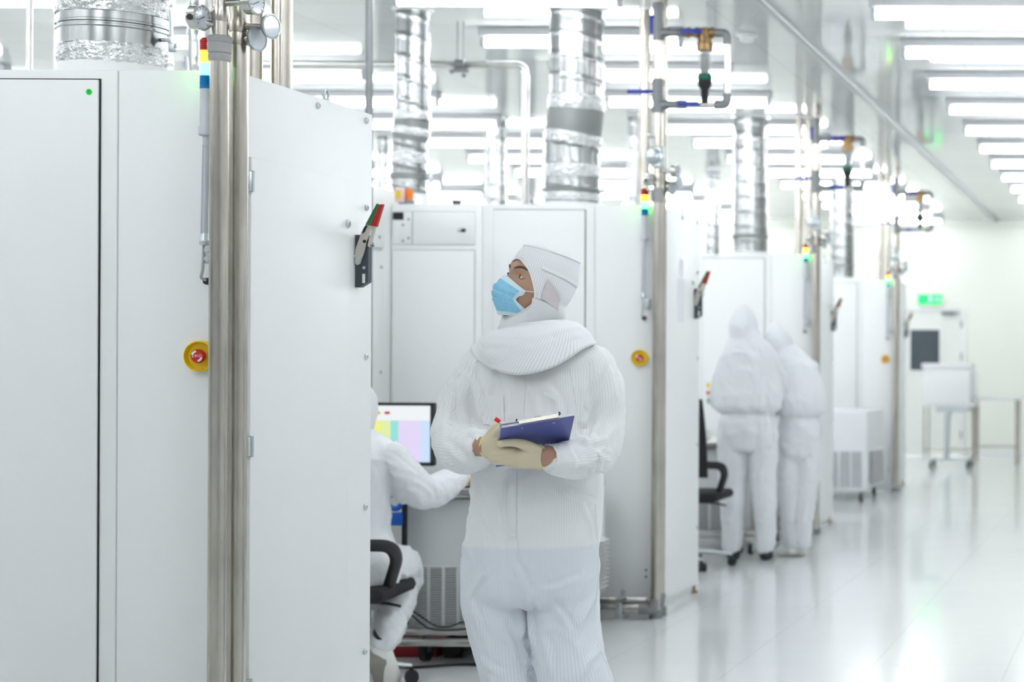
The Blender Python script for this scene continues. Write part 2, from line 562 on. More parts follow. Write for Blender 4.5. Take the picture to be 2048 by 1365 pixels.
# door in the back wall
door = struct(MB().box(DX0 + 0.03, DX1 - 0.03, YB + 0.02, YB + 0.06, 0.01, DZ - 0.03).build('door_1', M['door'], smooth=False))
mb = MB()
for x0, x1, z0, z1 in ((DX0 - 0.04, DX0 + 0.025, 0, DZ + 0.04), (DX1 - 0.025, DX1 + 0.04, 0, DZ + 0.04), (DX0 + 0.025, DX1 - 0.025, DZ - 0.025, DZ + 0.04)):
    mb.box(x0, x1, YB - 0.02, YB + 0.09, z0, z1, 0.004)
struct(mb.build('door_frame', M['trim'], door))
struct(MB().box(-3.30, -2.89, YB + 0.005, YB + 0.03, 1.205, 1.775).build('door_window', M['door_glass'], door))
mb = MB()
for x0, x1, z0, z1 in ((-3.34, -3.30, 1.165, 1.815), (-2.89, -2.85, 1.165, 1.815), (-3.30, -2.89, 1.775, 1.815), (-3.30, -2.89, 1.165, 1.205)):
    mb.box(x0, x1, YB - 0.0, YB + 0.03, z0, z1)
struct(mb.build('window_frame', M['trim'], door, smooth=False))
mb = MB().box(-2.86, -2.68, YB - 0.05, YB + 0.02, 1.985, 2.035, 0.008).box(-2.70, -2.62, YB - 0.04, YB - 0.02, 2.0, 2.02)
struct(mb.build('door_closer', M['galv'], door))
for z in (0.3, 1.05, 1.4, 1.85):
    struct(MB().cyl((DX1 - 0.02, YB - 0.022, z - 0.05), (DX1 - 0.02, YB - 0.022, z + 0.05), 0.011, n=10).build('hinge', M['galv'], door))

# lit exit sign over the door
ex = thing('exit_sign', 'lit green exit sign mounted above the far door', 'sign', (-3.02, YB - 0.06, 2.12))
part('housing', MB().box(-0.18, 0.18, 0.0, 0.058, 0, 0.16, 0.006), M['trim'], ex)
part('sign_panel', MB().box(-0.165, 0.165, -0.006, 0.0, 0.012, 0.148), M['exit_green'], ex, 'glowing green panel')
mb = MB().ball((0.0, -0.008, 0.125), (0.013, 0.003, 0.013), 12, 8)
mb.prism([(-0.02, 0.108), (0.022, 0.112), (0.012, 0.065), (-0.012, 0.065)], -0.010, -0.006)
mb.prism([(-0.012, 0.068), (0.0, 0.066), (-0.022, 0.022), (-0.036, 0.022)], -0.010, -0.006)
mb.prism([(0.0, 0.066), (0.012, 0.068), (0.04, 0.045), (0.034, 0.033)], -0.010, -0.006)
mb.prism([(0.02, 0.11), (0.05, 0.09), (0.044, 0.082), (0.016, 0.1)], -0.010, -0.006)
mb.prism([(0.07, 0.08), (0.10, 0.105), (0.10, 0.09), (0.14, 0.09), (0.14, 0.07), (0.10, 0.07), (0.10, 0.055)], -0.010, -0.006)
part('running_figure', mb, M['exit_white'], ex, 'pale running figure and arrow')

# ------------------------------------------------------------------ ceiling lamps: 1.2 m tubes on battens in rows
ORD = ['nearest', 'second', 'third', 'fourth', 'fifth', 'sixth', 'seventh', 'eighth', 'ninth', 'tenth', 'eleventh', 'twelfth', 'thirteenth',
       'fourteenth', 'fifteenth', 'sixteenth', 'seventeenth', 'eighteenth', 'nineteenth', 'twentieth', 'twenty-first', 'twenty-second', 'twenty-third']
lamp0 = thing('tube_light', 'x', 'ceiling light', (0, 0, 0), 'tube lights on the ceiling')
part('batten', MB().box(-0.61, 0.61, -0.045, 0.045, CEIL - 0.055, CEIL - 0.001, 0.008), M['lamp_body'], lamp0)
for x in (-0.60, 0.575):
    part('lamp_holder', MB().box(x, x + 0.025, -0.022, 0.022, CEIL - 0.115, CEIL - 0.055, 0.004), M['lamp_body'], lamp0)
part('tube', MB().cyl((-0.575, 0, CEIL - 0.095), (0.575, 0, CEIL - 0.095), 0.022, n=14), M['lamp_tube'], lamp0, 'glowing white tube')
cols = [(-0.90, 9.54, 'aisle column'), (-3.37, 9.23, 'column over the machines'), (-5.84, 9.3, 'first column left of the machines'),
        (-8.31, 9.4, 'second column left of the machines'), (-10.78, 9.3, 'third column left of the machines'),
        (-13.25, 9.35, 'fourth column left of the machines'), (-15.7, 9.3, 'column along the left wall'), (1.57, 9.5, 'added unseen column along the right wall')]  # right wall column is out of view, added to even the lighting
sd = thing('smoke_detector', 'small round pale smoke detector on the ceiling right of the filter loop', 'detector', (-2.42, 10.6, CEIL))
part('base', MB().lathe((0, 0, 0), [(0.065, -0.001), (0.065, -0.015), (0.055, -0.02)], 'Z', 28), M['trim'], sd)
part('sensor_head', MB().lathe((0, 0, 0), [(0.045, -0.02), (0.042, -0.045), (0.025, -0.052), (0.0, -0.053)], 'Z', 28), M['trim'], sd)
first = True
for cx, y0, cname in cols:
    ys = [y0 + 1.22 * k for k in range(-10, 13) if 0.6 < y0 + 1.22 * k < YB - 0.4]
    for i, y in enumerate(ys):
        if cx < -10 and i % 2 == 0 and y < 8:
            continue
        if cx > 1 and y > 12:
            continue
        if -4 < cx < -3 and any(abs(y - q) < 0.24 for q in (5.54, 14.23, 18.59)):
            y += 0.32
        back = len(ys) - 1 - i
        lab = 'ceiling tube in the ' + cname + ', ' + ('nearest the back wall' if back == 0 else ORD[back] + ' from the back wall')
        if first:
            lamp0.location = (cx, y, 0); lamp0['label'] = lab; first = False
        else:
            dup(lamp0, (cx, y, 0), lab)


# ------------------------------------------------------------------ tall equipment cabinets, one per machine along the aisle
XS = -2.59                              # aisle side plane of the cabinets
DEP = [4.97, 9.28, 13.66, 18.04]        # depth of each cabinet front
CAB_W, CAB_D, CAB_H = 0.925, 0.89, 2.172

cab = thing('equipment_cabinet', 'tall white equipment cabinet in the left foreground with a green dot on its door', 'cabinet', (XS, DEP[0], 0), 'tall cabinets along the aisle')
mb = MB().box(-CAB_W, -0.3315, 0, CAB_D, 0.05, CAB_H, 0.004)
mb.box(-CAB_W + 0.03, -0.35, 0.03, CAB_D - 0.03, 0.0, 0.05)
part('body', mb, M['paint'], cab)
part('seam', MB().box(-0.3314, -0.3285, 0.004, CAB_D - 0.01, 0.06, CAB_H - 0.003), M['paint_seam'], cab, smooth=False)
mb = MB().box(-0.3285, 0, 0, CAB_D, 0.05, CAB_H, 0.004)
mb.box(-0.30, -0.03, 0.03, CAB_D - 0.03, 0.0, 0.05)
part('corner_column', mb, M['paint'], cab)
part('door_gap_shade', MB().box(-0.868, -0.3775, -0.004, 0.0, 0.14, 2.1465), M['gap_shade'], cab, 'dark gap line around the door', smooth=False)  # dark sheet behind the door stands in for shade in its gap
fd = part('front_door', MB().box(-0.866, -0.381, -0.010, -0.001, 0.145, 2.143, 0.002), M['paint'], cab)
dot = part('round_sticker', MB().cyl((-0.406, -0.0102, 2.108), (-0.406, -0.0112, 2.108), 0.0085, n=28), M['green_dot'], fd, 'bright green dot sticker')
part('printed_mark', text_mb('5', 0.011, (-0.406, -0.0114, 2.108), 0.0001), M['dark_ink'], fd, smooth=False)
# aisle side: service door, hinges, bolts, lock
sd = part('side_door', MB().box(0.0, 0.012, 0.075, 0.70, 0.24, 1.935, 0.003), M['paint'], cab)
for z in (1.865, 1.10, 0.40):
    part('hinge', MB().box(0.0, 0.018, 0.052, 0.074, z - 0.028, z + 0.028, 0.003).cyl((0.016, 0.074, z - 0.03), (0.016, 0.074, z + 0.03), 0.006, n=10), M['zinc'], cab)
mb = MB()
for y, z in ((0.84, 2.145), (0.50, 2.145), (0.845, 1.855), (0.845, 1.36), (0.845, 0.86), (0.70, 0.42), (0.845, 0.38)):
    mb = MB().lathe((0, y, z), [(0.0105, 0), (0.0105, 0.004), (0.006, 0.007), (0.0055, 0.0055)], 'X', 12)
    part('bolt', mb, M['zinc'], cab)
part('quarter_turn_lock', MB().lathe((0.012, 0.685, 1.79), [(0.014, 0), (0.014, 0.003), (0.010, 0.006), (0.004, 0.0065)], 'X', 16).box(0.012, 0.0205, 0.683, 0.687, 1.782, 1.798), M['zinc'], sd)
mb = MB().cyl((-0.03, 0.62, CAB_H), (-0.03, 0.62, CAB_H + 0.012), 0.012)
ring = [Vector((-0.03, 0.62 + 0.016 * math.cos(a), CAB_H + 0.024 + 0.016 * math.sin(a))) for a in [2 * PI * k / 20 for k in range(21)]]
mb.sweep(ring, 0.0045, 8)
part('eye_bolt', mb, M['zinc'], cab)
part('leveling_foot', MB().cyl((-0.02, 0.87, 0.0), (-0.02, 0.87, 0.012), 0.02).cyl((-0.02, 0.87, 0.012), (-0.02, 0.87, 0.06), 0.007, n=10), M['brass'], cab)

# isolator lever near the rear edge of the aisle side
lv = part('isolator_switch', MB().prism([(0.0, 1.588), (0.016, 1.588), (0.043, 1.605), (0.043, 1.72), (0.052, 1.725), (0.038, 1.76), (0.0, 1.76)], 0.765, 0.79), M['slate'], cab, 'slate grey isolator housing with a red and green taped lever')
mb = MB()
arm = [(0.002, 1.668), (0.010, 1.660), (0.020, 1.664), (0.034, 1.705), (0.042, 1.74), (0.060, 1.792), (0.042, 1.797), (0.024, 1.77), (0.004, 1.71)]
mb.prism(arm, 0.757, 0.7605)
mb.prism([(0.066, 1.788), (0.060, 1.792), (0.042, 1.725), (0.048, 1.72)], 0.7605, 0.775)
part('lever_arm', mb, M['lever_metal'], lv)
mb = MB().prism([(0.026, 1.763), (0.034, 1.767), (0.044, 1.788), (0.038, 1.792), (0.030, 1.780)], 0.7562, 0.7569)
mb.lathe((0.034, 0.7565, 1.738), [(0.0055, 0), (0.0055, -0.001)], 'Y', 16)
part('lever_slot', mb, M['black'], lv, smooth=False)
part('green_grip', MB().prism([(0.038, 1.792), (0.053, 1.790), (0.083, 1.858), (0.075, 1.862)], 0.753, 0.768), M['tape_green'], lv, 'green taped half of the grip')
part('red_grip', MB().prism([(0.053, 1.790), (0.073, 1.786), (0.095, 1.860), (0.083, 1.858)], 0.753, 0.768), M['tape_red'], lv, 'red taped half of the grip')
mb = MB()
for x, z, r in ((0.016, 1.682, 0.007), (0.0, 1.688, 0.006), (0.030, 1.652, 0.005)):
    mb.lathe((x, 0.757 if z > 1.66 else 0.765, z), [(r, 0), (r, -0.003), (r * 0.5, -0.004)], 'Y', 14)
part('lever_screw', mb, M['zinc'], lv)
part('housing_slot', MB().box(0.024, 0.033, 0.7645, 0.7652, 1.602, 1.632), M['paint'], lv, smooth=False)

# emergency button
ec = (-0.085, -0.0, 1.36)
eb = part('emergency_button', MB().lathe((ec[0], 0, ec[2]), [(0.042, 0), (0.043, -0.004), (0.0435, -0.024), (0.0405, -0.026), (0.036, -0.012), (0.022, -0.010), (0.0, -0.010)], 'Y', 44, cap=False), M['yellow'], cab, 'yellow emergency stop shroud with a red button')
part('red_button', MB().lathe((ec[0], 0, ec[2]), [(0.011, -0.008), (0.011, -0.020), (0.0190, -0.021), (0.0195, -0.029), (0.0175, -0.032), (0.0, -0.0325)], 'Y', 36), M['red'], eb, 'red mushroom button lettered EMO')
part('button_lettering', text_mb('EMO', 0.0112, (ec[0], -0.0331, ec[2]), 0.0003, 1.4), M['white_ink'], eb, 'white letters EMO', smooth=False)
for a0, a1 in ((100, 165), (-80, -15)):
    pts = []
    for k in range(13):
        a = math.radians(a0 + (a1 - a0) * k / 12)
        pts.append((ec[0] + 0.0138 * math.cos(a), -0.0328, ec[2] + 0.0138 * math.sin(a)))
    part('turn_arrow', MB().sweep(pts, [(0.0007, 0.0019), (0.0007, 0.0026)] + [(0.0007, 0.0029)] * 9 + [(0.0007, 0.0026), (0.0007, 0.0019)], 8), M['white_ink'], eb, 'white turning arc')
mb = MB()
for z in (0.20, 0.235):
    mb.lathe((-0.05, 0, z), [(0.006, 0), (0.006, -0.004), (0.003, -0.005)], 'Y', 12)
part('base_screw', mb, M['louver_dark'], cab)

# signal tower on the front right corner
tx, ty = -0.053, -0.045
st = part('signal_tower', MB().lathe((tx, ty, 0), [(0.0185, 1.98), (0.0215, 1.983), (0.0215, 2.005), (0.0185, 2.009), (0.0175, 2.10), (0.0175, 2.112)], 'Z', 24).cyl((tx, ty, 1.952), (tx, ty, 1.98), 0.011), M['grey_tube'], cab, 'silver grey signal tower with stacked coloured lenses')
def lens(z0, z1, r=0.0188):
    n = 5
    prof = [(r - 0.001, z0)]
    for k in range(n):
        h = (z1 - z0) / n
        prof += [(r, z0 + h * k + 0.1 * h), (r, z0 + h * k + 0.8 * h), (r - 0.0012, z0 + h * k + 0.9 * h)]
    prof.append((r - 0.001, z1))
    return MB().lathe((tx, ty, 0), prof, 'Z', 24)
part('blue_lens', lens(2.112, 2.149), M['lens_blue'], st, 'unlit blue lens')
part('green_lens', lens(2.150, 2.185), M['lens_green'], st, 'lit green lens')
part('amber_lens', lens(2.186, 2.219), M['lens_amber'], st, 'lit amber lens')
part('red_lens', lens(2.220, 2.25).lathe((tx, ty, 0), [(0.017, 2.25), (0.013, 2.255), (0.0, 2.257)], 'Z', 24), M['lens_red'], st, 'unlit red lens')
part('pole', MB().cyl((tx - 0.004, ty, 1.70), (tx, ty, 1.955), 0.0075, n=14).cyl((tx - 0.014, ty, 1.69), (tx - 0.010, ty, 1.955), 0.003, n=8), M['grey_tube'], st)
mb = MB().lathe((tx - 0.004, ty, 0), [(0.013, 1.672), (0.015, 1.676), (0.015, 1.688), (0.0125, 1.691), (0.0125, 1.70), (0.010, 1.706)], 'Z', 18)
mb.box(tx - 0.004, tx + 0.022, ty - 0.004, -0.0005, 1.62, 1.675, 0.003)
for z in (1.634, 1.658):
    mb.cyl((tx + 0.008, ty - 0.014, z), (tx + 0.008, ty, z), 0.008, n=6)
part('bracket', mb, M['zinc'], st)
part('cable', MB().tube([(tx - 0.006, ty, 1.69), (tx - 0.008, ty - 0.004, 1.60), (tx - 0.013, ty - 0.006, 1.580), (tx - 0.012, -0.012, 1.572)], 0.004, 10, 0.02), M['grey_cable'], st)
part('cable_gland', MB().lathe((tx - 0.012, 0, 1.572), [(0.011, 0), (0.011, -0.010), (0.0095, -0.011), (0.0095, -0.024), (0.005, -0.027)], 'Y', 12), M['black'], st)

cabs = [cab]
labs = ['tall white equipment cabinet standing behind the man with the clipboard', 'tall white cabinet behind the two standing workers in the distance',
        'most distant tall white cabinet, next to the far door']
for d, l in zip(DEP[1:], labs):
    c = dup(cab, (XS, d, 0), l)
    cabs.append(c)
for c in cabs[1:]:                      # the green dot is only on the nearest cabinet
    for ch in list(c.children):
        if ch.name.startswith('front_door'):
            for g in list(ch.children):
                bpy.data.objects.remove(g)
# paper notices on the second cabinet's aisle side
mb = MB().box(0.012, 0.0128, 0.36, 0.50, 1.56, 1.80)
part('paper_notice', mb, M['paper'], cabs[1], 'white paper notice on the side door', smooth=False)
ring = MB().cyl((0.012, 0.44, 1.86), (0.0128, 0.44, 1.86), 0.055, n=28)
part('round_notice', ring, M['paper'], cabs[1], 'round pale notice on the side door', smooth=False)
part('tag_sticker', MB().box(0.0, 0.0008, 0.72, 0.735, 1.80, 1.88), M['sticker_red'], cabs[1], smooth=False)
# stickers on the third cabinet's front
for x, z, m, w_, h_ in ((-0.815, 1.15, 'sticker_yellow', 0.03, 0.035), (-0.765, 1.155, 'sticker_red', 0.05, 0.02), (-0.815, 1.09, 'sticker_red', 0.03, 0.03), (-0.765, 1.10, 'sticker_red', 0.05, 0.02), (-0.79, 1.03, 'sticker_green', 0.07, 0.045)):
    part('warning_sticker', MB().box(x - w_ / 2, x + w_ / 2, -0.0112, -0.010, z - h_ / 2, z + h_ / 2), M[m], cabs[2], smooth=False)

# control cabinet and process cabinet left of the second tall cabinet
D2 = DEP[1]
cc = thing('control_cabinet', 'white control cabinet with a black display, left of the cabinet behind the clipboard man', 'cabinet', (XS, D2, 0))
part('body', MB().box(-1.409, -0.9265, 0, 0.89, 0.0, 2.172, 0.004), M['paint'], cc)
part('lower_door_gap', MB().box(-1.398, -0.962, -0.002, 0, 0.12, 1.932), M['paint_seam'], cc, smooth=False)
part('lower_door', MB().box(-1.397, -0.968, -0.008, -0.001, 0.125, 1.925, 0.002), M['paint'], cc)
part('panel_gap', MB().box(-1.40, -0.966, -0.002, 0, 1.956, 2.135), M['paint_seam'], cc, smooth=False)
up = part('upper_panel', MB().box(-1.292, -0.966, -0.008, -0.001, 1.958, 2.130, 0.002), M['paint'], cc)
part('side_panel', MB().box(-1.399, -1.299, -0.008, -0.001, 1.958, 2.130, 0.002), M['paint'], cc)
part('panel_latch', MB().box(-1.035, -1.012, -0.020, -0.008, 2.025, 2.042, 0.003), M['black'], up, 'black latch')
part('latch_plate', MB().box(-1.055, -1.035, -0.014, -0.008, 2.025, 2.042, 0.003), M['zinc'], up)
part('display_window', MB().box(-1.398, -1.342, -0.012, -0.008, 2.088, 2.127), M['black'], cc, 'black display', smooth=False)
for x, z in ((-1.345, 2.06), (-1.315, 2.09), (-1.345, 1.975), (-1.315, 1.99)):
    part('screw', MB().lathe((x, -0.008, z), [(0.006, 0), (0.005, -0.003)], 'Y', 12), M['galv'], cc)
part('cable_plug', MB().box(-1.13, -1.09, 0.10, 0.14, 2.172, 2.198, 0.005), M['black'], cc)

pc = thing('process_cabinet', 'white vented cabinet jutting forward at the left of the control cabinet', 'cabinet', (XS, D2, 0))
part('body', MB().box(-2.9, -1.411, -1.1, 0.4, 0.0, 2.245, 0.006), M['paint'], pc)
lv2 = part('upper_side_panel', MB().box(-1.411, -1.402, -1.05, -0.10, 1.93, 2.19, 0.002), M['paint'], pc)
mb = MB()
for k in range(7):
    for j in range(3):
        mb.box(-1.4025, -1.401, -0.60 + j * 0.11, -0.52 + j * 0.11, 1.965 + k * 0.025, 1.972 + k * 0.025)
part('vent_slots', mb, M['paint_seam'], lv2, smooth=False)
for y, z in ((-0.16, 2.13), (-0.16, 1.985)):
    part('screw', MB().lathe((-1.402, y, z), [(0.008, 0), (0.006, 0.004)], 'X', 12), M['galv'], lv2)
part('lower_side_panel', MB().box(-1.411, -1.402, -1.05, -0.10, 0.10, 1.905, 0.002), M['paint'], pc)
for z in (1.83, 1.28, 0.7):
    part('screw', MB().lathe((-1.402, -0.14, z), [(0.008, 0), (0.006, 0.004)], 'X', 12), M['galv'], pc)
for z in (1.93, 2.19):
    part('panel_gap', MB().box(-1.4112, -1.4035, -1.05, -0.12, z - 0.012, z - 0.001), M['paint_seam'], pc, smooth=False)

# small warning beacon standing on the control cabinet
bc = thing('alarm_beacon', 'orange and yellow alarm beacon on top of the white control cabinet', 'beacon', (-3.945, D2 + 0.06, 2.172))
part('base', MB().lathe((0, 0, 0), [(0.04, 0), (0.04, 0.02), (0.036, 0.025)], 'Z', 24), M['galv'], bc)
part('orange_dome', MB().lathe((0.012, 0, 0), [(0.022, 0.025), (0.024, 0.06), (0.021, 0.078), (0.012, 0.086), (0, 0.087)], 'Z', 24), M['orange'], bc)
part('label_plate', MB().box(-0.045, 0.005, -0.042, -0.036, 0.01, 0.09, 0.002), M['pinkish'], bc)
part('yellow_panel', MB().box(-0.040, -0.012, -0.0435, -0.042, 0.03, 0.075), M['sticker_yellow'], bc, smooth=False)


# ------------------------------------------------------------------ riser pipes beside each cabinet
def gauge(mb_case, mb_dial, mb_ring, c, dirv, r=0.033, depth=0.030):
    c, dirv = Vector(c), Vector(dirv).normalized()
    mb_case.sweep([c - dirv * depth, c - dirv * depth * 0.9, c], [r * 0.9, r, r], 28)
    ring = []
    up = Vector((0, 0, 1)); u = dirv.cross(up).normalized(); q = dirv.cross(u)
    ring = [c + u * (r * math.cos(2 * PI * k / 28)) + q * (r * math.sin(2 * PI * k / 28)) for k in range(29)]
    mb_ring.sweep(ring, 0.0035, 8)
    mb_dial.sweep([c + dirv * 0.0004, c + dirv * 0.0012], [r * 0.93, r * 0.93], 28)
    return u, q

ra = thing('riser_pipe', 'stainless riser pipe with a grey coupling and pressure gauges in the left foreground', 'pipe', (-2.563, DEP[0] - 0.13, 0), 'valve risers beside the cabinets')
part('lower_pipe', MB().cyl((0, 0, 0.0), (0, 0, 2.19), 0.0245, n=28), M['steel'], ra)
mb = MB().lathe((0, 0, 0), [(0.026, 2.175), (0.029, 2.18), (0.029, 2.195), (0.027, 2.197), (0.0305, 2.20), (0.0315, 2.225), (0.029, 2.228), (0.031, 2.231), (0.031, 2.243), (0.027, 2.246)], 'Z', 28)
part('coupling', mb, M['coupling'], ra, 'matte grey coupling')
part('upper_pipe', MB().cyl((0, 0, 2.24), (0, 0, CEIL), 0.0235, n=24).lathe((0, 0, 2.305), [(0.0235, -0.02), (0.026, 0), (0.0235, 0.02)], 'Z', 24), M['steel'], ra)
for za, zb, zs in ((2.65, 2.82, (2.66, 2.72, 2.80)), (3.02, 3.22, (3.04, 3.10, 3.20))):
    mb = MB().cyl((0, 0, za), (0, 0, zb), 0.028, n=16)
    for z in zs:
        mb.lathe((0, 0, z), [(0.0235, -0.018), (0.031, -0.016), (0.031, 0.016), (0.0235, 0.018)], 'Z', 16)
    part('tee_fitting', mb, M['galv'], ra)
# gauges
gz = 2.287
for nm, c, dr, stem in (('pressure_gauge', (-0.020, -0.052, gz), (0.99, -0.14, 0.0), [(0.0, 0, gz - 0.012), (-0.03, -0.045, gz - 0.012)]),
                        ('pressure_gauge', (0.108, -0.012, gz + 0.05), (0.99, -0.14, 0.0), [(0.0, 0, gz + 0.05), (0.08, -0.012, gz + 0.05)])):
    a, b, r_ = MB(), MB(), MB()
    u, q = gauge(a, b, r_, c, dr)
    a.sweep(stem, 0.009, 10)
    g = part(nm, a, M['steel_bright'], ra)
    part('gauge_rim', r_, M['steel_bright'], g)
    part('gauge_dial', b, M['gauge_face'], g, 'grey glass dial')
    c, dr = Vector(c), Vector(dr).normalized()
    nd = MB().sweep([c + dr * 0.002 - u * 0.006 - q * 0.003, c + dr * 0.002 + u * 0.020 + q * 0.010], [0.0012, 0.0006], 6)
    for k in range(11):
        ang = math.radians(-135 + 27 * k)
        e = u * math.sin(ang) + q * -math.cos(ang)
        nd.sweep([c + dr * 0.0018 + e * 0.024, c + dr * 0.0018 + e * 0.029], [0.0009, 0.0009], 4)
    part('gauge_needle', nd, M['black'], g)
part('gauge_plug', MB().lathe((-0.037, -0.081, gz - 0.004), [(0.0085, 0), (0.0085, -0.005)], 'Y', 14), M['black'], ra)
# bypass loop with filter
lx, z0, z1 = 0.362, 2.685, 3.063
mb = MB().tube([(0, 0, z1), (lx, 0, z1), (lx, 0, z0), (0, 0, z0)], 0.0165, 16, 0.028)
part('bypass_loop', mb, M['steel_bright'], ra)
for z, s in ((z1, 1), (z0, -1)):
    part('elbow_fitting', MB().tube([(lx - 0.065, 0, z), (lx, 0, z), (lx, 0, z - s * 0.06)], 0.0225, 16, 0.032), M['galv'], ra)
    part('branch_fitting', MB().cyl((0.0, 0, z), (0.055, 0, z), 0.024).cyl((0.055, 0, z), (0.10, 0, z), 0.020).cyl((0.10, 0, z), (0.15, 0, z), 0.024, n=6), M['galv'], ra)
fx = 0.245
mb = MB().cyl((0.13, 0, z1), (0.30, 0, z1), 0.022).lathe((fx, 0, 0), [(0.036, 2.965), (0.044, 2.97), (0.044, 3.005), (0.037, 3.01), (0.036, 3.035), (0.03, 3.085), (0.015, 3.09)], 'Z', 12)
for x in (0.16, 0.205, 0.285):
    mb.lathe((x, 0, z1), [(0.022, -0.01), (0.029, -0.008), (0.029, 0.008), (0.022, 0.01)], 'X', 12)
part('brass_valve_body', mb, M['brass'], ra, 'brown brass valve body')
fl = part('water_filter', MB().lathe((fx, 0, 0), [(0.032, 2.845), (0.034, 2.85), (0.034, 2.955), (0.037, 2.957), (0.037, 2.967)], 'Z', 24), M['bowl'], ra, 'clear filter bowl over a black drain')
part('filter_core', MB().cyl((fx, 0, 2.845), (fx, 0, 2.955), 0.021), M['filter_core'], fl)
part('green_ring', MB().lathe((fx, 0, 0), [(0.036, 2.815), (0.039, 2.82), (0.039, 2.84), (0.034, 2.846)], 'Z', 24), M['green_plastic'], fl)
part('drain_cap', MB().lathe((fx, 0, 0), [(0.017, 2.69), (0.019, 2.70), (0.020, 2.765), (0.035, 2.785), (0.037, 2.815)], 'Z', 24), M['black'], fl)
for x0, x1, z in ((0.125, 0.235, z1), (0.112, 0.222, z0)):
    h = MB().box(x0, x1, -0.036, -0.030, z - 0.010, z + 0.014, 0.002).cyl((x0 + 0.012, -0.036, z), (x0 + 0.012, 0, z), 0.007, n=10)
    part('valve_handle', h, M['blue'], ra, 'blue lever handle')
part('valve_handle', MB().box(-0.158, -0.045, -0.012, -0.006, 2.742, 2.764, 0.002).cyl((-0.05, -0.008, 2.755), (0, 0, 2.755), 0.008, n=10), M['blue'], ra, 'blue lever handle')
part('valve_handle', MB().box(-0.036, -0.018, -0.034, -0.028, 3.05, 3.15, 0.002).cyl((-0.027, -0.03, 3.14), (0, 0, 3.14), 0.007, n=10), M['blue'], ra, 'blue lever handle')
rg = part('pressure_regulator', MB().lathe((-0.012, -0.02, 2.41), [(0.036, 0), (0.044, -0.005), (0.044, -0.016), (0.034, -0.02), (0.030, -0.035), (0.018, -0.038), (0.018, -0.052), (0.010, -0.055)], 'Y', 20).lathe((0, 0, 2.41), [(0.03, -0.055), (0.036, -0.05), (0.036, 0.05), (0.03, 0.055)], 'Z', 16), M['zinc'], ra, 'round grey pressure regulator')
mb = MB()
for k in range(8):
    a = 2 * PI * k / 8
    mb.cyl((-0.012 + 0.038 * math.cos(a), -0.028, 2.41 + 0.038 * math.sin(a)), (-0.012 + 0.038 * math.cos(a), -0.034, 2.41 + 0.038 * math.sin(a)), 0.005, n=6)
part('regulator_bolts', mb, M['zinc'], rg)
for z in (2.51, 2.23):
    part('drain_cock', MB().tube([(0, 0, z), (-0.03, -0.03, z), (-0.022, -0.04, z - 0.05)], 0.008, 10, 0.015).box(-0.045, -0.028, -0.045, -0.03, z + 0.005, z + 0.02, 0.003), M['zinc'], ra)
part('base_clamp', MB().lathe((0, 0, 0), [(0.034, 0.0), (0.034, 0.045), (0.028, 0.05)], 'Z', 16), M['galv'], ra)

rb = thing('stainless_pipe', 'plain stainless riser with a side gauge, right of the coupled foreground pipe', 'pipe', (-2.5555, DEP[0] - 0.045, 0), 'plain risers beside the cabinets')
part('pipe', MB().cyl((0, 0, 0), (0, 0, CEIL), 0.0265, n=28), M['steel'], rb)
for nm, z, L in (('gauge_stem', 2.287, 0.078), ('gauge_stem', 2.252, 0.04)):
    s_ = part(nm, MB().cyl((0, -0.005, z), (L, -0.012, z), 0.0095, n=12).cyl((L, -0.012, z), (L + 0.012, -0.013, z), 0.012, n=12).lathe((0, 0, z), [(0.03, -0.016), (0.031, 0), (0.03, 0.016)], 'Z', 24), M['steel'], rb)
    a, b, r_ = MB(), MB(), MB()
    gauge(a, b, r_, (L + 0.022, -0.014, z), (0.97, -0.22, 0), 0.033, 0.010)
    part('gauge_case', a, M['galv'], s_)
    part('gauge_rim', r_, M['zinc'], s_)
    part('gauge_dial', b, M['gauge_face'], s_)
part('base_clamp', MB().lathe((0, 0, 0), [(0.036, 0.0), (0.036, 0.045), (0.029, 0.05)], 'Z', 16), M['galv'], rb)
names = ['second', 'third', 'farthest']
wh = ['by the cabinet behind the clipboard man', 'beside the two standing workers', 'near the far door']
for d, n_, w_ in zip(DEP[1:], names, wh):
    dup(ra, (-2.553, d - 0.13, 0), 'valve riser pipe with brass and black filter loop ' + w_)
    dup(rb, (-2.5555, d - 0.045, 0), 'plain stainless pipe close behind the valve riser ' + w_)

for ch in list(ra.children):            # the low drain cock is not on the foreground riser
    if ch.name == 'drain_cock.001':
        bpy.data.objects.remove(ch)

# pipe pair and others rising behind each cabinet
def plain_pipe(x, y, r, label, z0=0.0, z1=CEIL, m='steel', group=None):
    p = thing('vertical_pipe', label, 'pipe', (x, y, 0), group)
    part('pipe', MB().cyl((0, 0, z0), (0, 0, z1), r, n=24), M[m], p)
    mb = MB()
    mb.lathe((0, 0, z1 - 0.012), [(r, -0.004), (r + 0.004, 0), (r + 0.004, 0.011), (r, 0.0115)], 'Z', 24)
    part('ceiling_collar', mb, M['trim'], p)
    return p
for i, (d, w_) in enumerate(zip(DEP, ['foreground cabinet', 'cabinet behind the clipboard man', 'cabinet behind the standing workers', 'farthest cabinet'])):
    plain_pipe(-2.815, d + 0.54, 0.030, 'left steel pipe of the pair rising above the ' + w_, CAB_H, CEIL)
    plain_pipe(-2.742, d + 0.58, 0.032, 'right steel pipe of the pair rising above the ' + w_, CAB_H, CEIL)
plain_pipe(-3.885, 8.75, 0.019, 'thin dark steel pipe rising to the ceiling left of the large ducts', 0, CEIL, 'galv')

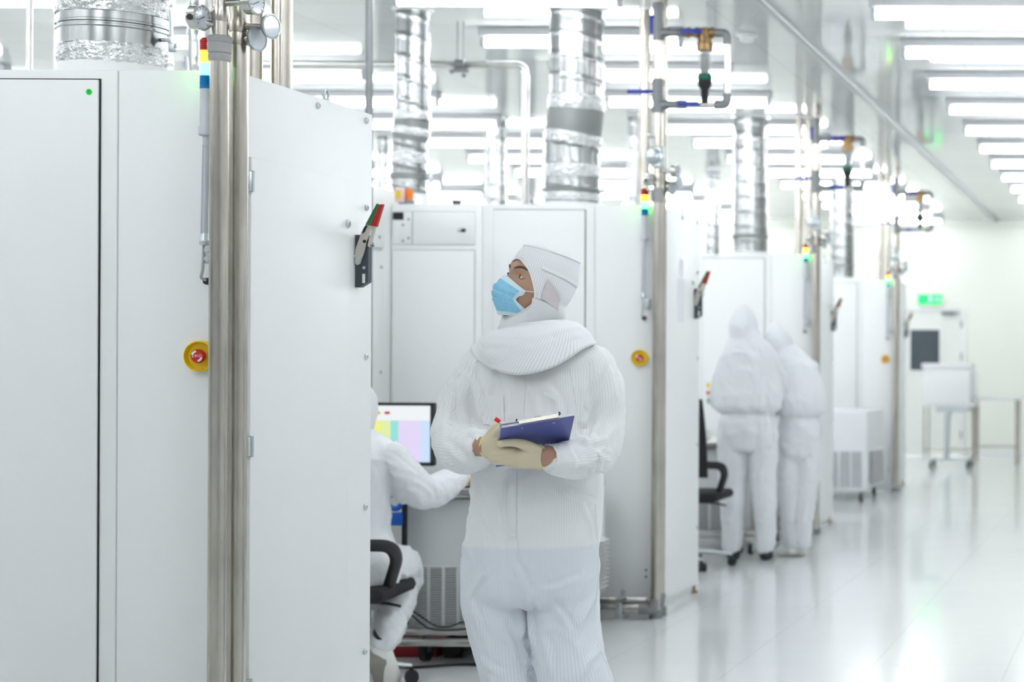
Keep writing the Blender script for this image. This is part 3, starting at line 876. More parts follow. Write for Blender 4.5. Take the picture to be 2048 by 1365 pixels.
# manifold of two pipes along the floor in front of the second cabinet
fp = thing('floor_pipe', 'pair of stainless pipes along the floor at the foot of the cabinet behind the man', 'pipe', (-2.553, D2 - 0.13, 0))
part('front_pipe', MB().cyl((-1.0, -0.055, 0.055), (-0.05, -0.055, 0.055), 0.0245, n=20), M['steel_bright'], fp)
part('rear_pipe', MB().cyl((-1.0, 0.01, 0.085), (-0.05, 0.01, 0.085), 0.0245, n=20), M['steel_bright'], fp)
part('end_elbow', MB().tube([(-0.07, -0.055, 0.055), (0.0, -0.055, 0.055), (0.0, -0.055, 0.10)], 0.03, 16, 0.04).tube([(-0.07, 0.04, 0.06), (0.0, 0.05, 0.06), (0.0, 0.085, 0.11)], 0.03, 16, 0.04), M['galv'], fp)
mb = MB().box(-0.185, -0.150, -0.085, 0.040, 0.0, 0.03, 0.003).box(-0.182, -0.153, -0.086, -0.078, 0.03, 0.09, 0.003).box(-0.182, -0.153, -0.085, 0.04, 0.108, 0.116, 0.002).cyl((-0.165, -0.02, 0.11), (-0.165, -0.02, 0.15), 0.007, n=10).cyl((-0.165, -0.02, 0.128), (-0.165, -0.02, 0.142), 0.013, n=6)
part('pipe_clamp', mb, M['zinc'], fp)


# ------------------------------------------------------------------ exhaust ducts
def spiral(x, y, z0, z1, r, pitch=0.12, n=40, dz=0.012, x1=None):
    x1 = x if x1 is None else x1
    out = []
    steps = max(2, int((z1 - z0) / dz))
    for i in range(steps + 1):
        z = z0 + (z1 - z0) * i / steps
        t = i / steps
        ring = []
        for k in range(n):
            a = 2 * PI * k / n
            ph = ((z + pitch * k / n) / pitch) % 1.0
            rr = r + 0.0045 * math.exp(-((min(ph, 1 - ph)) / 0.06) ** 2)
            ring.append((x + (x1 - x) * t + rr * math.cos(a), y + rr * math.sin(a), z))
        out.append(ring)
    return out

def band(p0, p1, r, bulge=0.0, n=40, k=8, crinkle=0.0, seed=0):
    p0, p1 = Vector(p0), Vector(p1)
    rg_ = random.Random(seed)
    ax = (p1 - p0).normalized()
    u = ax.cross(Vector((0, 1, 0))).normalized()
    q = ax.cross(u)
    out = []
    for i in range(k + 1):
        t = i / k
        c = p0.lerp(p1, t)
        rr = r + bulge * math.sin(PI * t)
        out.append([c + u * ((rr + crinkle * rg_.uniform(-1, 1)) * math.cos(2 * PI * j / n)) + q * ((rr + crinkle * rg_.uniform(-1, 1)) * math.sin(2 * PI * j / n)) for j in range(n)])
    return out

def damper(d, x, y, z, r):
    h = part('damper_handle', MB().cyl((x + r, y, z), (x + r + 0.03, y, z), 0.006, n=10).cyl((x + r + 0.03, y - 0.012, z), (x + r + 0.042, y - 0.012, z), 0.016, n=14).sweep([(x + r + 0.036, y - 0.014, z - 0.01), (x + r + 0.038, y - 0.016, z + 0.05), (x + r + 0.034, y - 0.018, z + 0.09)], [(0.004, 0.012), (0.004, 0.010), (0.004, 0.006)], 10), M['zinc'], d)
    part('wing_nut', MB().cyl((x + r + 0.042, y - 0.012, z - 0.02), (x + r + 0.056, y - 0.012, z - 0.02), 0.008, n=6).box(x + r + 0.03, x + r + 0.05, y - 0.02, y - 0.004, z - 0.04, z - 0.012, 0.003), M['zinc'], h)

# foreground duct
xd, yd, r0 = -3.265, DEP[0] + 0.57, 0.158
du = thing('exhaust_duct', 'large round exhaust duct wrapped in foil above the foreground cabinet', 'duct', (xd, yd, CAB_H), 'exhaust ducts over the machines')
part('collar', MB().lathe((0, 0, 0), [(0.175, 0.0), (0.172, 0.03), (0.162, 0.075), (0.160, 0.10)], 'Z', 48), M['cone'], du, 'white base collar')
part('lower_sleeve', MB().rings(spiral(0, 0, 0.095, 0.20, 0.155)), M['duct'], du)
part('foil_wrap', MB().rings(band((0, 0, 0.098), (0, 0, 0.160), 0.160, 0.003, 64, 10, 0.0035, 1)), M['foil'], du, 'crinkled foil tape')
part('flange', MB().lathe((0, 0, 0), [(0.159, 0.158), (0.159, 0.205), (0.163, 0.208), (0.163, 0.214), (0.157, 0.216), (0.157, 0.221), (0.163, 0.223), (0.163, 0.229), (0.160, 0.231), (0.160, 0.262)], 'Z', 48), M['duct'], du)
part('foil_wrap', MB().rings(band((0, 0, 0.255), (0, 0, 0.345), 0.163, 0.004, 64, 12, 0.004, 2)), M['foil'], du, 'crinkled foil tape')
part('spiral_duct', MB().rings(spiral(0, 0, 0.34, CEIL - CAB_H, 0.157)), M['duct'], du)
damper(du, 0.0, -0.02, 0.185, 0.160)

# wide duct with an offset joint over the second cabinet
y2 = D2 + 0.56
du = thing('exhaust_duct', 'wide spiral exhaust duct with a kinked joint above the man with the clipboard', 'duct', (-3.215, y2, CAB_H), 'exhaust ducts over the machines')
part('collar', MB().lathe((-0.01, 0, 0), [(0.165, 0.0), (0.165, 0.05), (0.157, 0.055)], 'Z', 48), M['cone'], du, 'white base collar')
part('lower_sleeve', MB().rings(spiral(-0.012, 0, 0.05, 0.39, 0.152)), M['duct'], du)
part('foil_wrap', MB().rings(band((-0.012, 0, 0.07), (-0.012, 0, 0.11), 0.155, 0.002, 56, 6, 0.003, 3)), M['foil'], du, 'crinkled foil tape')
part('clamp_band', MB().lathe((-0.012, 0, 0), [(0.155, 0.115), (0.159, 0.118), (0.159, 0.135), (0.155, 0.138)], 'Z', 48), M['duct_dark'], du)
part('foil_wrap', MB().rings(band((-0.012, 0, 0.20), (-0.012, 0, 0.27), 0.1545, 0.003, 56, 8, 0.003, 4)), M['foil'], du, 'crinkled foil tape')
part('bent_sleeve', MB().rings(band((-0.014, 0, 0.375), (0.014, 0, 0.60), 0.150, 0.004, 48, 8)), M['duct_dark'], du, 'dull grey bent sleeve')
part('foil_wrap', MB().rings(band((-0.012, 0, 0.385), (-0.002, 0, 0.45), 0.155, 0.004, 56, 8, 0.003, 5)), M['foil'], du, 'crinkled foil tape')
part('foil_wrap', MB().rings(band((0.012, 0, 0.575), (0.014, 0, 0.655), 0.151, 0.005, 56, 8, 0.003, 6)), M['foil'], du, 'crinkled foil tape')
part('spiral_duct', MB().rings(spiral(0.014, 0, 0.62, CEIL - CAB_H, 0.146)), M['duct'], du)
part('ceiling_collar', MB().lathe((0.014, 0, CEIL - CAB_H), [(0.146, -0.02), (0.172, -0.008), (0.172, -0.001)], 'Z', 48), M['trim'], du)
damper(du, -0.012, -0.02, 0.125, 0.155)

du = thing('exhaust_duct', 'narrower spiral exhaust duct above the white control cabinet', 'duct', (-4.145, y2 + 0.05, CAB_H), 'exhaust ducts over the machines')
part('collar', MB().lathe((-0.018, 0, 0), [(0.105, 0.0), (0.105, 0.105), (0.097, 0.11)], 'Z', 40), M['cone'], du, 'white base collar')
part('lower_sleeve', MB().rings(spiral(-0.018, 0, 0.10, 0.42, 0.094)), M['duct'], du)
part('clamp_band', MB().lathe((-0.018, 0, 0), [(0.096, 0.19), (0.101, 0.193), (0.101, 0.22), (0.096, 0.223)], 'Z', 40), M['duct_dark'], du)
part('foil_wrap', MB().rings(band((-0.018, 0, 0.28), (-0.018, 0, 0.34), 0.097, 0.002, 48, 7, 0.0025, 8)), M['foil'], du, 'crinkled foil tape')
part('bent_sleeve', MB().rings(band((-0.018, 0, 0.41), (0.0, 0, 0.53), 0.095, 0.003, 40, 8)), M['duct_dark'], du, 'dull grey bent sleeve')
part('foil_wrap', MB().rings(band((-0.010, 0, 0.44), (-0.004, 0, 0.485), 0.099, 0.003, 48, 7, 0.003, 9)), M['foil'], du, 'crinkled foil tape')
part('foil_wrap', MB().rings(band((0.0, 0, 0.525), (0.0, 0, 0.575), 0.096, 0.002, 48, 7, 0.0025, 10)), M['foil'], du, 'crinkled foil tape')
part('spiral_duct', MB().rings(spiral(0.0, 0, 0.55, CEIL - CAB_H, 0.092)), M['duct'], du)
part('ceiling_collar', MB().lathe((0, 0, CEIL - CAB_H), [(0.092, -0.02), (0.112, -0.008), (0.112, -0.001)], 'Z', 40), M['trim'], du)
damper(du, -0.018, -0.02, 0.205, 0.095)

def straight_duct(x, y, r, label, z0=CAB_H):
    d = thing('exhaust_duct', label, 'duct', (x, y, z0), 'exhaust ducts over the machines')
    part('collar', MB().lathe((0, 0, 0), [(r + 0.012, 0.0), (r + 0.012, 0.05), (r + 0.004, 0.055)], 'Z', 32), M['cone'], d)
    part('spiral_duct', MB().rings(spiral(0, 0, 0.05, CEIL - z0, r, 0.12, 32, 0.02)), M['duct'], d)
    part('clamp_band', MB().lathe((0, 0, 0), [(r + 0.002, 0.16), (r + 0.006, 0.165), (r + 0.006, 0.19), (r + 0.002, 0.195)], 'Z', 32), M['duct_dark'], d)
    part('ceiling_collar', MB().lathe((0, 0, CEIL - z0), [(r, -0.02), (r + 0.02, -0.008), (r + 0.02, -0.001)], 'Z', 32), M['trim'], d)
    return d
straight_duct(-3.215, DEP[2] + 0.57, 0.138, 'spiral exhaust duct above the cabinet of the two standing workers')
straight_duct(-3.22, DEP[3] + 0.55, 0.12, 'spiral exhaust duct above the farthest cabinet')
straight_duct(-4.14, DEP[2] + 0.5, 0.05, 'slim grey duct seen just left of the valve riser behind the man', 0.0)
straight_duct(-5.33, DEP[2] + 0.7, 0.082, 'distant bright duct seen between the two near ducts', 0.0)
# ducts and pipes of the machines further left
for x, y, r, lab in ((-5.15, DEP[0] + 2.6, 0.125, 'grey duct at the left picture edge behind the foreground cabinet'),
                     (-4.25, DEP[0] + 2.9, 0.055, 'slim duct between the foil wrapped duct and the pressure gauges')):
    straight_duct(x, y, r, lab, 0.0)
cp = thing('conduit', 'thin bent conduit on the far side of the foreground cabinet top', 'conduit', (-4.02, 6.3, 2.0))
part('pipe', MB().tube([(0, 0, 1.33), (0, 0, 0.30), (0.10, 0, 0.30)], 0.011, 12, 0.05), M['steel_bright'], cp)
cp = thing('conduit', 'pair of thin steel conduits left of the foil wrapped duct', 'conduit', (-3.92, 6.3, 2.0))
part('pipe', MB().cyl((0, 0, 0), (0, 0, 1.33), 0.013, n=14), M['steel_bright'], cp)
part('pipe', MB().cyl((0.045, 0.02, 0), (0.045, 0.02, 1.33), 0.013, n=14), M['steel_bright'], cp)
hd = thing('damper_lever', 'small steel lever on top of the foreground cabinet beside the foil wrapped duct', 'lever', (-3.06, DEP[0] + 0.62, CAB_H))
part('lever', MB().sweep([(0, 0, 0.05), (-0.004, 0, 0.10), (-0.006, 0, 0.145)], [(0.004, 0.007), (0.006, 0.010), (0.004, 0.007)], 12), M['zinc'], hd)
part('base', MB().lathe((0, 0, 0), [(0.02, 0), (0.018, 0.03), (0.01, 0.05)], 'Z', 16), M['brass'], hd)
ho = thing('blue_hose', 'dark blue air hose dropping to the foreground pressure gauge', 'hose', (-2.645, 4.80, 2.3))
part('hose', MB().tube([(0.0, 0.0, 0.045), (0.0, 0.0, 0.5), (0.02, 0.02, 1.03)], 0.006, 10, 0.1), M['cable_blue'], ho)

# sprinkler line under the ceiling
sp = thing('sprinkler_pipe', 'thin horizontal pipe below the ceiling with an elbow and a drop, between the ducts', 'pipe', (-4.6, 10.25, 0))
part('pipe', MB().tube([(-0.9, 0, 3.075), (0.965, 0, 3.075), (0.965, 0, 2.1)], 0.021, 16, 0.06), M['steel_bright'], sp)
for x in (0.565, 0.60):
    part('hanger_rod', MB().cyl((x, 0.0, 3.09), (x, 0.0, CEIL), 0.0045, n=8), M['galv'], sp)
part('hanger_clamp', MB().lathe((0.585, 0, 3.075), [(0.024, -0.03), (0.032, -0.025), (0.032, 0.025), (0.024, 0.03)], 'X', 16).box(0.55, 0.64, -0.03, -0.01, 3.025, 3.05, 0.005).ball((0.54, -0.02, 3.03), 0.014, 10, 8).ball((0.61, -0.02, 3.008), 0.014, 10, 8), M['galv'], sp)

# far machines to the left show only their ducts over the cabinet tops
k = 0
for x, y, r in ((-7.2, 12.0, 0.09), (-6.7, 15.5, 0.10), (-8.9, 17.0, 0.12), (-5.6, 19.5, 0.09), (-10.2, 19.8, 0.12), (-7.6, 21.5, 0.10), (-11.8, 22.2, 0.12), (-4.6, 18.6, 0.07)):
    straight_duct(x, y, r, ('grey duct of a distant machine row, ' + ['first', 'second', 'third', 'fourth', 'fifth', 'sixth', 'seventh', 'eighth'][k] + ' back from the near ducts'), 0.0)
    k += 1


# ------------------------------------------------------------------ chillers, work tables and what stands on them
def chiller(x1, y0, wd, dp, h, base, label, front):
    """Recirculating chiller; x1 = right side, y0 = front."""
    t = thing('chiller', label, 'chiller', (x1, y0, base), 'recirculating chillers')
    part('body', MB().box(-wd, 0, 0, dp, 0.02, h, 0.018), M[front], t)
    part('side_cover', MB().box(-0.002, 0.004, 0.04, dp - 0.04, 0.06, h - 0.03, 0.002), M['chiller_white'], t)
    pan = part('front_grille', MB().box(-wd + 0.03, -0.03, -0.006, 0.0, 0.04, h * 0.52, 0.002), M[front], t)
    n, rows = 6, 24
    cw = (wd - 0.08) / n
    mb, fl = MB(), MB()
    for i in range(n):
        xa = -wd + 0.04 + cw * i + 0.008
        for j in range(rows):
            za = 0.05 + (h * 0.52 - 0.06) * j / rows
            hh = (h * 0.52 - 0.06) / rows
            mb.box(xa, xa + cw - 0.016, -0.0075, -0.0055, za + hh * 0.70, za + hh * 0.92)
            fl.add([(xa, -0.006, za + 0.02 * hh), (xa + cw - 0.016, -0.006, za + 0.02 * hh), (xa + cw - 0.016, -0.011, za + hh * 0.55), (xa, -0.011, za + hh * 0.55), (xa, -0.006, za + hh * 0.62), (xa + cw - 0.016, -0.006, za + hh * 0.62)], [(0, 1, 2, 3), (3, 2, 5, 4)])
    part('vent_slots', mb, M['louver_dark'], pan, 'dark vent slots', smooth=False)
    part('vent_louvers', fl, M[front], pan, smooth=False)
    sl, dk = MB(), MB()
    for j in range(12):
        za = 0.06 + (h * 0.52 - 0.06) * j / 12
        hh = (h * 0.52 - 0.06) / 12
        for ya, yb in ((0.10, dp * 0.48), (dp * 0.52, dp - 0.08)):
            sl.add([(0.004, ya, za + hh), (0.004, yb, za + hh), (0.044, yb, za + hh * 0.35), (0.044, ya, za + hh * 0.35), (0.036, ya, za + hh * 0.22), (0.036, yb, za + hh * 0.22)], [(0, 1, 2, 3), (3, 2, 5, 4), (0, 3, 4), (1, 5, 2)])
            dk.box(0.003, 0.005, ya, yb, za + hh * 0.08, za + hh * 0.34)
    sg = part('side_louvers', sl, M['chiller_white'], t, 'white side louvers', smooth=False)
    part('louver_gap', dk, M['paint_seam'], sg, smooth=False)
    return t

def casters(t, pts, r=0.035):
    for x, y in pts:
        c = part('caster', MB().cyl((x - 0.014, y, r), (x + 0.014, y, r), r, n=18), M['black'], t, 'black wheel')
        part('caster_fork', MB().box(x - 0.019, x - 0.015, y - 0.02, y + 0.02, r * 0.7, r * 2 + 0.012).box(x + 0.015, x + 0.019, y - 0.02, y + 0.02, r * 0.7, r * 2 + 0.012).box(x - 0.02, x + 0.02, y - 0.022, y + 0.022, r * 2 + 0.006, r * 2 + 0.014), M['zinc'], c)

def work_table(x0, x1, y0, y1, label):
    t = thing('work_table', label, 'table', (x0, y0, 0), 'work tables in front of the machines')
    w_, d_ = x1 - x0, y1 - y0
    part('table_top', MB().box(0, w_, 0, d_, 0.752, 0.778, 0.004), M['table_top'], t)
    part('metal_edge', MB().box(-0.003, w_ + 0.003, -0.004, 0.02, 0.742, 0.776, 0.003), M['steel_bright'], t)
    for x in (0.02, w_ - 0.012):
        for y in (0.03, d_ - 0.03):
            part('leg', MB().box(x - 0.012, x + 0.012, y - 0.018, y + 0.018, 0.084, 0.752, 0.003), M['steel'], t)
    mb = MB().box(0, w_, 0.0, 0.035, 0.135, 0.165, 0.004).box(0, w_, 0.0, 0.035, 0.085, 0.120, 0.004)
    mb.box(0, 0.03, 0.03, d_, 0.135, 0.165, 0.004).box(w_ - 0.024, w_, 0.03, d_, 0.135, 0.165, 0.004)
    part('lower_rail', mb, M['steel_bright'], t)
    casters(t, [(0.05, 0.03), (w_ - 0.03, 0.03), (0.05, d_ - 0.03), (w_ - 0.03, d_ - 0.03)])
    return t

T2 = (-3.75, -2.735, 7.70, 8.62)
tb = work_table(*T2, 'stainless edged work table behind the clipboard man, holding a monitor')
ch2 = chiller(-2.80, 7.75, 0.47, 1.36, 0.612, 0.12, 'grey vented chiller under the table just left of the clipboard man', 'chiller_front')
br = part('cable_bracket', MB().box(0.045, 0.108, -0.03, 0.02, 0.62, 0.675, 0.004).tube([(0.035, -0.01, 0.74), (0.045, -0.01, 0.70), (0.08, -0.01, 0.69), (0.10, -0.01, 0.71)], 0.012, 10, 0.03), M['blue_plastic'], tb, 'blue plastic cable bracket')
for ch in br.data.vertices:
    ch.co.x += 0.385
part('cable_post', MB().box(0.487, 0.502, -0.01, 0.015, 0.165, 0.742), M['cable'], tb, 'dark cable post', smooth=False)

# monitor
mo = thing('computer_monitor', 'flat computer monitor showing a coloured spreadsheet, in front of the seated worker', 'monitor', (W(757, 806, 8.3).x, 8.3, 0.778))
mx0, mx1, mz0, mz1 = -0.262, 0.262, 0.065, 0.365
mb = MB().box(mx0, mx1, 0.002, 0.04, mz0, mz1, 0.006)
for a in ((mx0, mx1, mz1 - 0.014, mz1), (mx0, mx1, mz0, mz0 + 0.018), (mx0, mx0 + 0.014, mz0, mz1), (mx1 - 0.014, mx1, mz0, mz1)):
    mb.box(a[0], a[1], -0.008, 0.004, a[2], a[3], 0.002)
part('bezel', mb, M['black'], mo)
part('screen', MB().box(mx0 + 0.013, mx1 - 0.013, -0.002, 0.003, mz0 + 0.017, mz1 - 0.013), M['screen'], mo, 'lit screen with coloured spreadsheet columns', smooth=False)
mb = MB()
for i, (x, w_, c) in enumerate(((-0.18, 0.02, 'lens_red'), (-0.02, 0.03, 'sticker_yellow'), (0.03, 0.025, 'sticker_red'))):
    part('toolbar_icon', MB().box(x, x + w_, -0.0026, -0.0021, mz1 - 0.055, mz1 - 0.042), M[c], mo, smooth=False)
part('neck', MB().box(-0.03, 0.03, 0.03, 0.06, 0.012, 0.2, 0.006), M['black'], mo)
part('foot', MB().box(-0.12, 0.12, -0.03, 0.13, 0.0, 0.014, 0.005), M['black'], mo)
kb = thing('keyboard', 'dark keyboard under the gloved hand of the seated worker', 'keyboard', (-3.30, 7.80, 0.778))
part('base', MB().box(0, 0.42, 0, 0.14, 0, 0.018, 0.004), M['black'], kb)
mb = MB()
for r in range(5):
    for c in range(17):
        mb.box(0.012 + c * 0.0235, 0.031 + c * 0.0235, 0.010 + r * 0.025, 0.030 + r * 0.025, 0.018, 0.024, 0.0)
part('keys', mb, M['slate'], kb, smooth=False)
nb = thing('paper_tray', 'flat grey document tray on the work table right of the monitor', 'tray', (-3.32, 8.35, 0.778))
part('base', MB().box(0, 0.30, 0, 0.22, 0, 0.004).box(0, 0.006, 0, 0.22, 0, 0.05).box(0.294, 0.30, 0, 0.22, 0, 0.05).box(0, 0.3, 0.214, 0.22, 0, 0.05), M['zinc'], nb, smooth=False)
part('sheet', MB().box(0.01, 0.288, 0.005, 0.21, 0.005, 0.03), M['paper'], nb, smooth=False)

# cables and odds and ends under the table
def cable(pts, r, label, m='cable'):
    o = MB().tube(pts, r, 8, 0.08, 6).build('cable', M[m])
    tag(o, label, 'cable', 'cables at the work table')
    return o
P = lambda x, y, d: W(x, y, d)
cable([P(816, 1218, 7.68), P(840, 1232, 7.64), P(870, 1255, 7.64), P(905, 1254, 7.63), P(925, 1243, 7.63), P(960, 1252, 7.64), P(1010, 1246, 7.65)], 0.0035, 'upper thin black cable looping across the grey chiller front')
cable([P(815, 1222, 7.655), P(835, 1242, 7.645), P(858, 1260, 7.63), P(890, 1262, 7.62), P(930, 1260, 7.62), P(980, 1254, 7.63)], 0.0035, 'lower thin black cable across the grey chiller front')
cable([P(816, 1215, 7.665), P(818, 1240, 7.64), P(812, 1258, 7.62), P(803, 1266, 7.62)], 0.004, 'short black cable hanging at the chiller left edge')
cable([Vector((-3.40, 7.75, 0.008)), Vector((-3.2, 7.60, 0.008)), Vector((-3.0, 7.72, 0.008)), Vector((-2.8, 7.66, 0.008))], 0.007, 'black cable lying on the floor under the work table')
cable([Vector((-3.42, 7.66, 0.007)), Vector((-3.36, 7.52, 0.007)), Vector((-3.28, 7.55, 0.007)), Vector((-3.27, 7.68, 0.007))], 0.006, 'grey cable loop on the floor by the worker shoe', 'grey_cable')
rx = thing('red_toolbox', 'dark red box on the floor under the work table', 'box', (-3.46, 7.92, 0))
part('body', MB().box(0, 0.26, 0, 0.16, 0, 0.06, 0.006), M['red_box'], rx)
part('lid', MB().box(-0.004, 0.264, -0.004, 0.164, 0.06, 0.078, 0.006), M['red_box'], rx)
part('handle', MB().tube([(0.08, 0.08, 0.076), (0.08, 0.08, 0.082), (0.18, 0.08, 0.082), (0.18, 0.08, 0.076)], 0.004, 8, 0.004), M['black'], rx)
for i, (x, y, r_) in enumerate(((-3.12, 7.95, 0.052), (-2.93, 7.98, 0.045))):
    p_ = thing('pump', ['round black pump on the floor under the table next to the red box', 'smaller round black pump on the floor under the table, right of the first'][i], 'pump', (x, y, 0))
    part('body', MB().lathe((0, 0, r_), [(r_ * 0.8, -0.06), (r_, -0.05), (r_, 0.10), (r_ * 0.8, 0.11)], 'Y', 24), M['black'], p_)
    part('foot', MB().box(-r_ * 0.8, r_ * 0.8, -0.04, 0.09, 0, 0.02), M['black'], p_, smooth=False)
yt = thing('yellow_bottle', 'small yellow and black bottle on the table shelf behind the worker leg', 'bottle', (W(800, 1240, 7.73).x, 7.715, 0.166))
part('body', MB().lathe((0, 0, 0), [(0.012, 0), (0.012, 0.02), (0.012, 0.03)], 'Z', 14), M['black'], yt)
part('upper_body', MB().lathe((0, 0, 0), [(0.012, 0.03), (0.012, 0.075), (0.005, 0.085), (0.005, 0.095)], 'Z', 14), M['yellow'], yt, 'yellow upper half')

# third machine: table and chiller behind the standing workers
T3 = (-3.70, -2.70, 12.12, 13.04)
tb3 = work_table(*T3, 'work table behind the two standing workers')
ch3 = chiller(-2.77, 12.17, 0.72, 1.30, 0.612, 0.12, 'grey vented chiller under the table behind the standing workers', 'chiller_front')
for c_, wd_ in ((ch2, 0.47), (ch3, 0.72)):
    casters(c_, [(-wd_ + 0.06, 0.08), (-0.06, 0.08), (-wd_ + 0.06, 1.2), (-0.06, 1.2)], 0.055)
    for ch in list(c_.children):
        if ch.name.startswith('caster'):
            ch.location.z -= 0.12
bx = thing('white_tray', 'white tray on the table left of the two standing workers', 'tray', (-3.55, 12.3, 0.778))
part('base', MB().box(0, 0.42, 0, 0.30, 0, 0.006).box(0, 0.42, 0, 0.006, 0, 0.07).box(0, 0.006, 0, 0.3, 0, 0.07).box(0.414, 0.42, 0, 0.3, 0, 0.07).box(0, 0.42, 0.294, 0.3, 0, 0.07), M['cone'], bx, smooth=False)
# fourth machine: free standing white chiller on casters
c4 = chiller(-2.625, 16.55, 0.75, 1.02, 0.775, 0.09, 'white vented chiller on black casters near the far end of the aisle', 'chiller_white')
for ch in c4.children:
    pass
casters(c4, [(-0.68, 0.10), (-0.07, 0.10), (-0.68, 0.9), (-0.07, 0.9)], 0.043)
for ch in list(c4.children):
    if ch.name.startswith('caster'):
        ch.location.z -= 0.09
part('name_plate', MB().box(0.004, 0.0055, 0.18, 0.26, 0.56, 0.72), M['paper'], c4, smooth=False)
part('name_plate', MB().box(0.004, 0.0055, 0.52, 0.60, 0.56, 0.72), M['paper'], c4, smooth=False)


# ------------------------------------------------------------------ office chairs
def office_chair(x, y, rot, label, seat=0.47):
    t = thing('office_chair', label, 'chair', (x, y, 0), 'black office chairs')
    t.rotation_euler = (0, 0, rot)      # local +Y is the way the sitter faces
    mb = MB().box(-0.265, 0.265, -0.22, 0.25, seat - 0.06, seat, 0.028)
    part('seat', mb, M['black_fabric'], t)
    rows = []
    for i in range(9):
        f = i / 8
        z = seat + 0.10 + 0.50 * f
        yy = -0.26 - 0.05 * math.sin(PI * f) - 0.03 * f
        hw = 0.21 + 0.02 * math.sin(PI * f) - 0.03 * f
        rows.append([(-hw, yy - 0.012, z), (hw, yy - 0.012, z), (hw, yy + 0.02, z), (-hw, yy + 0.02, z)])
    part('backrest', MB().rings(rows), M['black_fabric'], t, angle=60)
    part('back_post', MB().tube([(0, -0.10, seat - 0.07), (0, -0.32, seat - 0.05), (0, -0.335, seat + 0.25)], (0.022), 10, 0.08), M['black'], t)
    for s in (-1, 1):
        a = part('armrest', MB().tube([(s * 0.16, 0.0, seat - 0.055), (s * 0.22, -0.04, seat - 0.05), (s * 0.295, -0.14, seat + 0.12), (s * 0.285, -0.20, seat + 0.175), (s * 0.10, -0.27, seat + 0.185)], [(0.026, 0.017)] * 99, 12, 0.08), M['black'], t)
    part('gas_column', MB().cyl((0, 0, 0.10), (0, 0, seat - 0.18), 0.028, n=18).cyl((0, 0, seat - 0.2), (0, 0, seat - 0.06), 0.016, n=14).box(-0.09, 0.09, -0.10, 0.10, seat - 0.085, seat - 0.06, 0.008), M['black'], t)
    part('height_lever', MB().tube([(0.05, 0.02, seat - 0.08), (0.20, 0.03, seat - 0.085), (0.26, 0.03, seat - 0.10)], 0.006, 8, 0.03), M['black'], t)
    for k in range(5):
        a = 2 * PI * k / 5 + 0.3
        c, s = math.cos(a), math.sin(a)
        part('base_arm', MB().sweep([(0.02 * c, 0.02 * s, 0.115), (0.17 * c, 0.17 * s, 0.10), (0.30 * c, 0.30 * s, 0.075)], [(0.024, 0.02), (0.018, 0.014), (0.014, 0.010)], 10), M['zinc'], t, 'metal base arm')
        mb = MB()
        for q in (-0.016, 0.016):
            ox, oy = -s * q, c * q
            mb.cyl((0.30 * c + ox - s * 0.009, 0.30 * s + oy + c * 0.009, 0.028), (0.30 * c + ox + s * 0.009, 0.30 * s + oy - c * 0.009, 0.028), 0.028, n=16)
        mb.cyl((0.30 * c, 0.30 * s, 0.03), (0.30 * c, 0.30 * s, 0.07), 0.009, n=8)
        part('caster', mb, M['black'], t)
    return t

oc = office_chair(-3.32, 7.16, 0.12, 'black office chair under the seated worker, half hidden by the foreground cabinet', 0.43)
oc2 = office_chair(-2.988, 11.38, 0.0, 'empty black office chair left of the two standing workers', 0.50)

# ------------------------------------------------------------------ far end: instrument on a trolley and a side table
tr = thing('trolley', 'stainless trolley with casters under the white box at the far wall', 'trolley', (W(1848, 930, 21.8).x, 21.8, 0))
w_ = 0.60
part('top_shelf', MB().box(-0.03, w_ + 0.03, -0.02, 0.5, 0.775, 0.81, 0.004), M['trim'], tr)
for x in (0.0, w_):
    for y in (0.0, 0.47):
        part('leg', MB().cyl((x, y, 0.10), (x, y, 0.775), 0.012, n=10), M['steel'], tr)
part('lower_rail', MB().cyl((0, 0, 0.22), (0, 0.47, 0.22), 0.012, n=8).cyl((w_, 0, 0.22), (w_, 0.47, 0.22), 0.012, n=8).cyl((0, 0.47, 0.22), (w_, 0.47, 0.22), 0.012, n=8), M['steel'], tr)
part('post', MB().sweep([(0.26, 0.15, 0.10), (0.27, 0.15, 0.62), (0.30, 0.15, 0.77)], [0.035, 0.038, 0.045], 12).box(0.14, 0.55, 0.02, 0.35, 0.70, 0.775, 0.008), M['zinc'], tr)
part('foot_rail', MB().box(0.06, 0.56, 0.05, 0.09, 0.09, 0.12, 0.006).box(0.06, 0.10, 0.0, 0.47, 0.09, 0.12, 0.006).box(0.52, 0.56, 0.0, 0.47, 0.09, 0.12, 0.006), M['zinc'], tr)
casters(tr, [(0.08, 0.03), (0.54, 0.03), (0.08, 0.44), (0.54, 0.44)], 0.042)
ib = thing('white_case', 'big white box standing on the trolley at the far wall', 'box', (W(1845, 808, 21.8).x, 21.8, 0.811))
part('body', MB().box(0.0, 0.60, 0.0, 0.44, 0.0, 0.44, 0.012), M['cone'], ib)
part('lid', MB().box(-0.015, 0.605, -0.012, 0.45, 0.44, 0.50, 0.012), M['cone'], ib)
part('side_box', MB().box(0.605, 0.65, 0.1, 0.4, 0.06, 0.40, 0.008), M['cone'], ib)
tt = thing('side_table', 'white topped table on four thin legs right of the trolley at the far wall', 'table', (W(1944, 930, 22.37).x, 22.37, 0))
w_ = 0.58
part('table_top', MB().box(-0.02, w_ + 0.03, -0.03, 0.6, 0.845, 0.89, 0.012), M['cone'], tt)
for x in (0.02, w_ - 0.02):
    for y in (0.02, 0.55):
        part('leg', MB().cyl((x, y, 0.0), (x, y, 0.845), 0.016, n=10), M['steel'], tt)
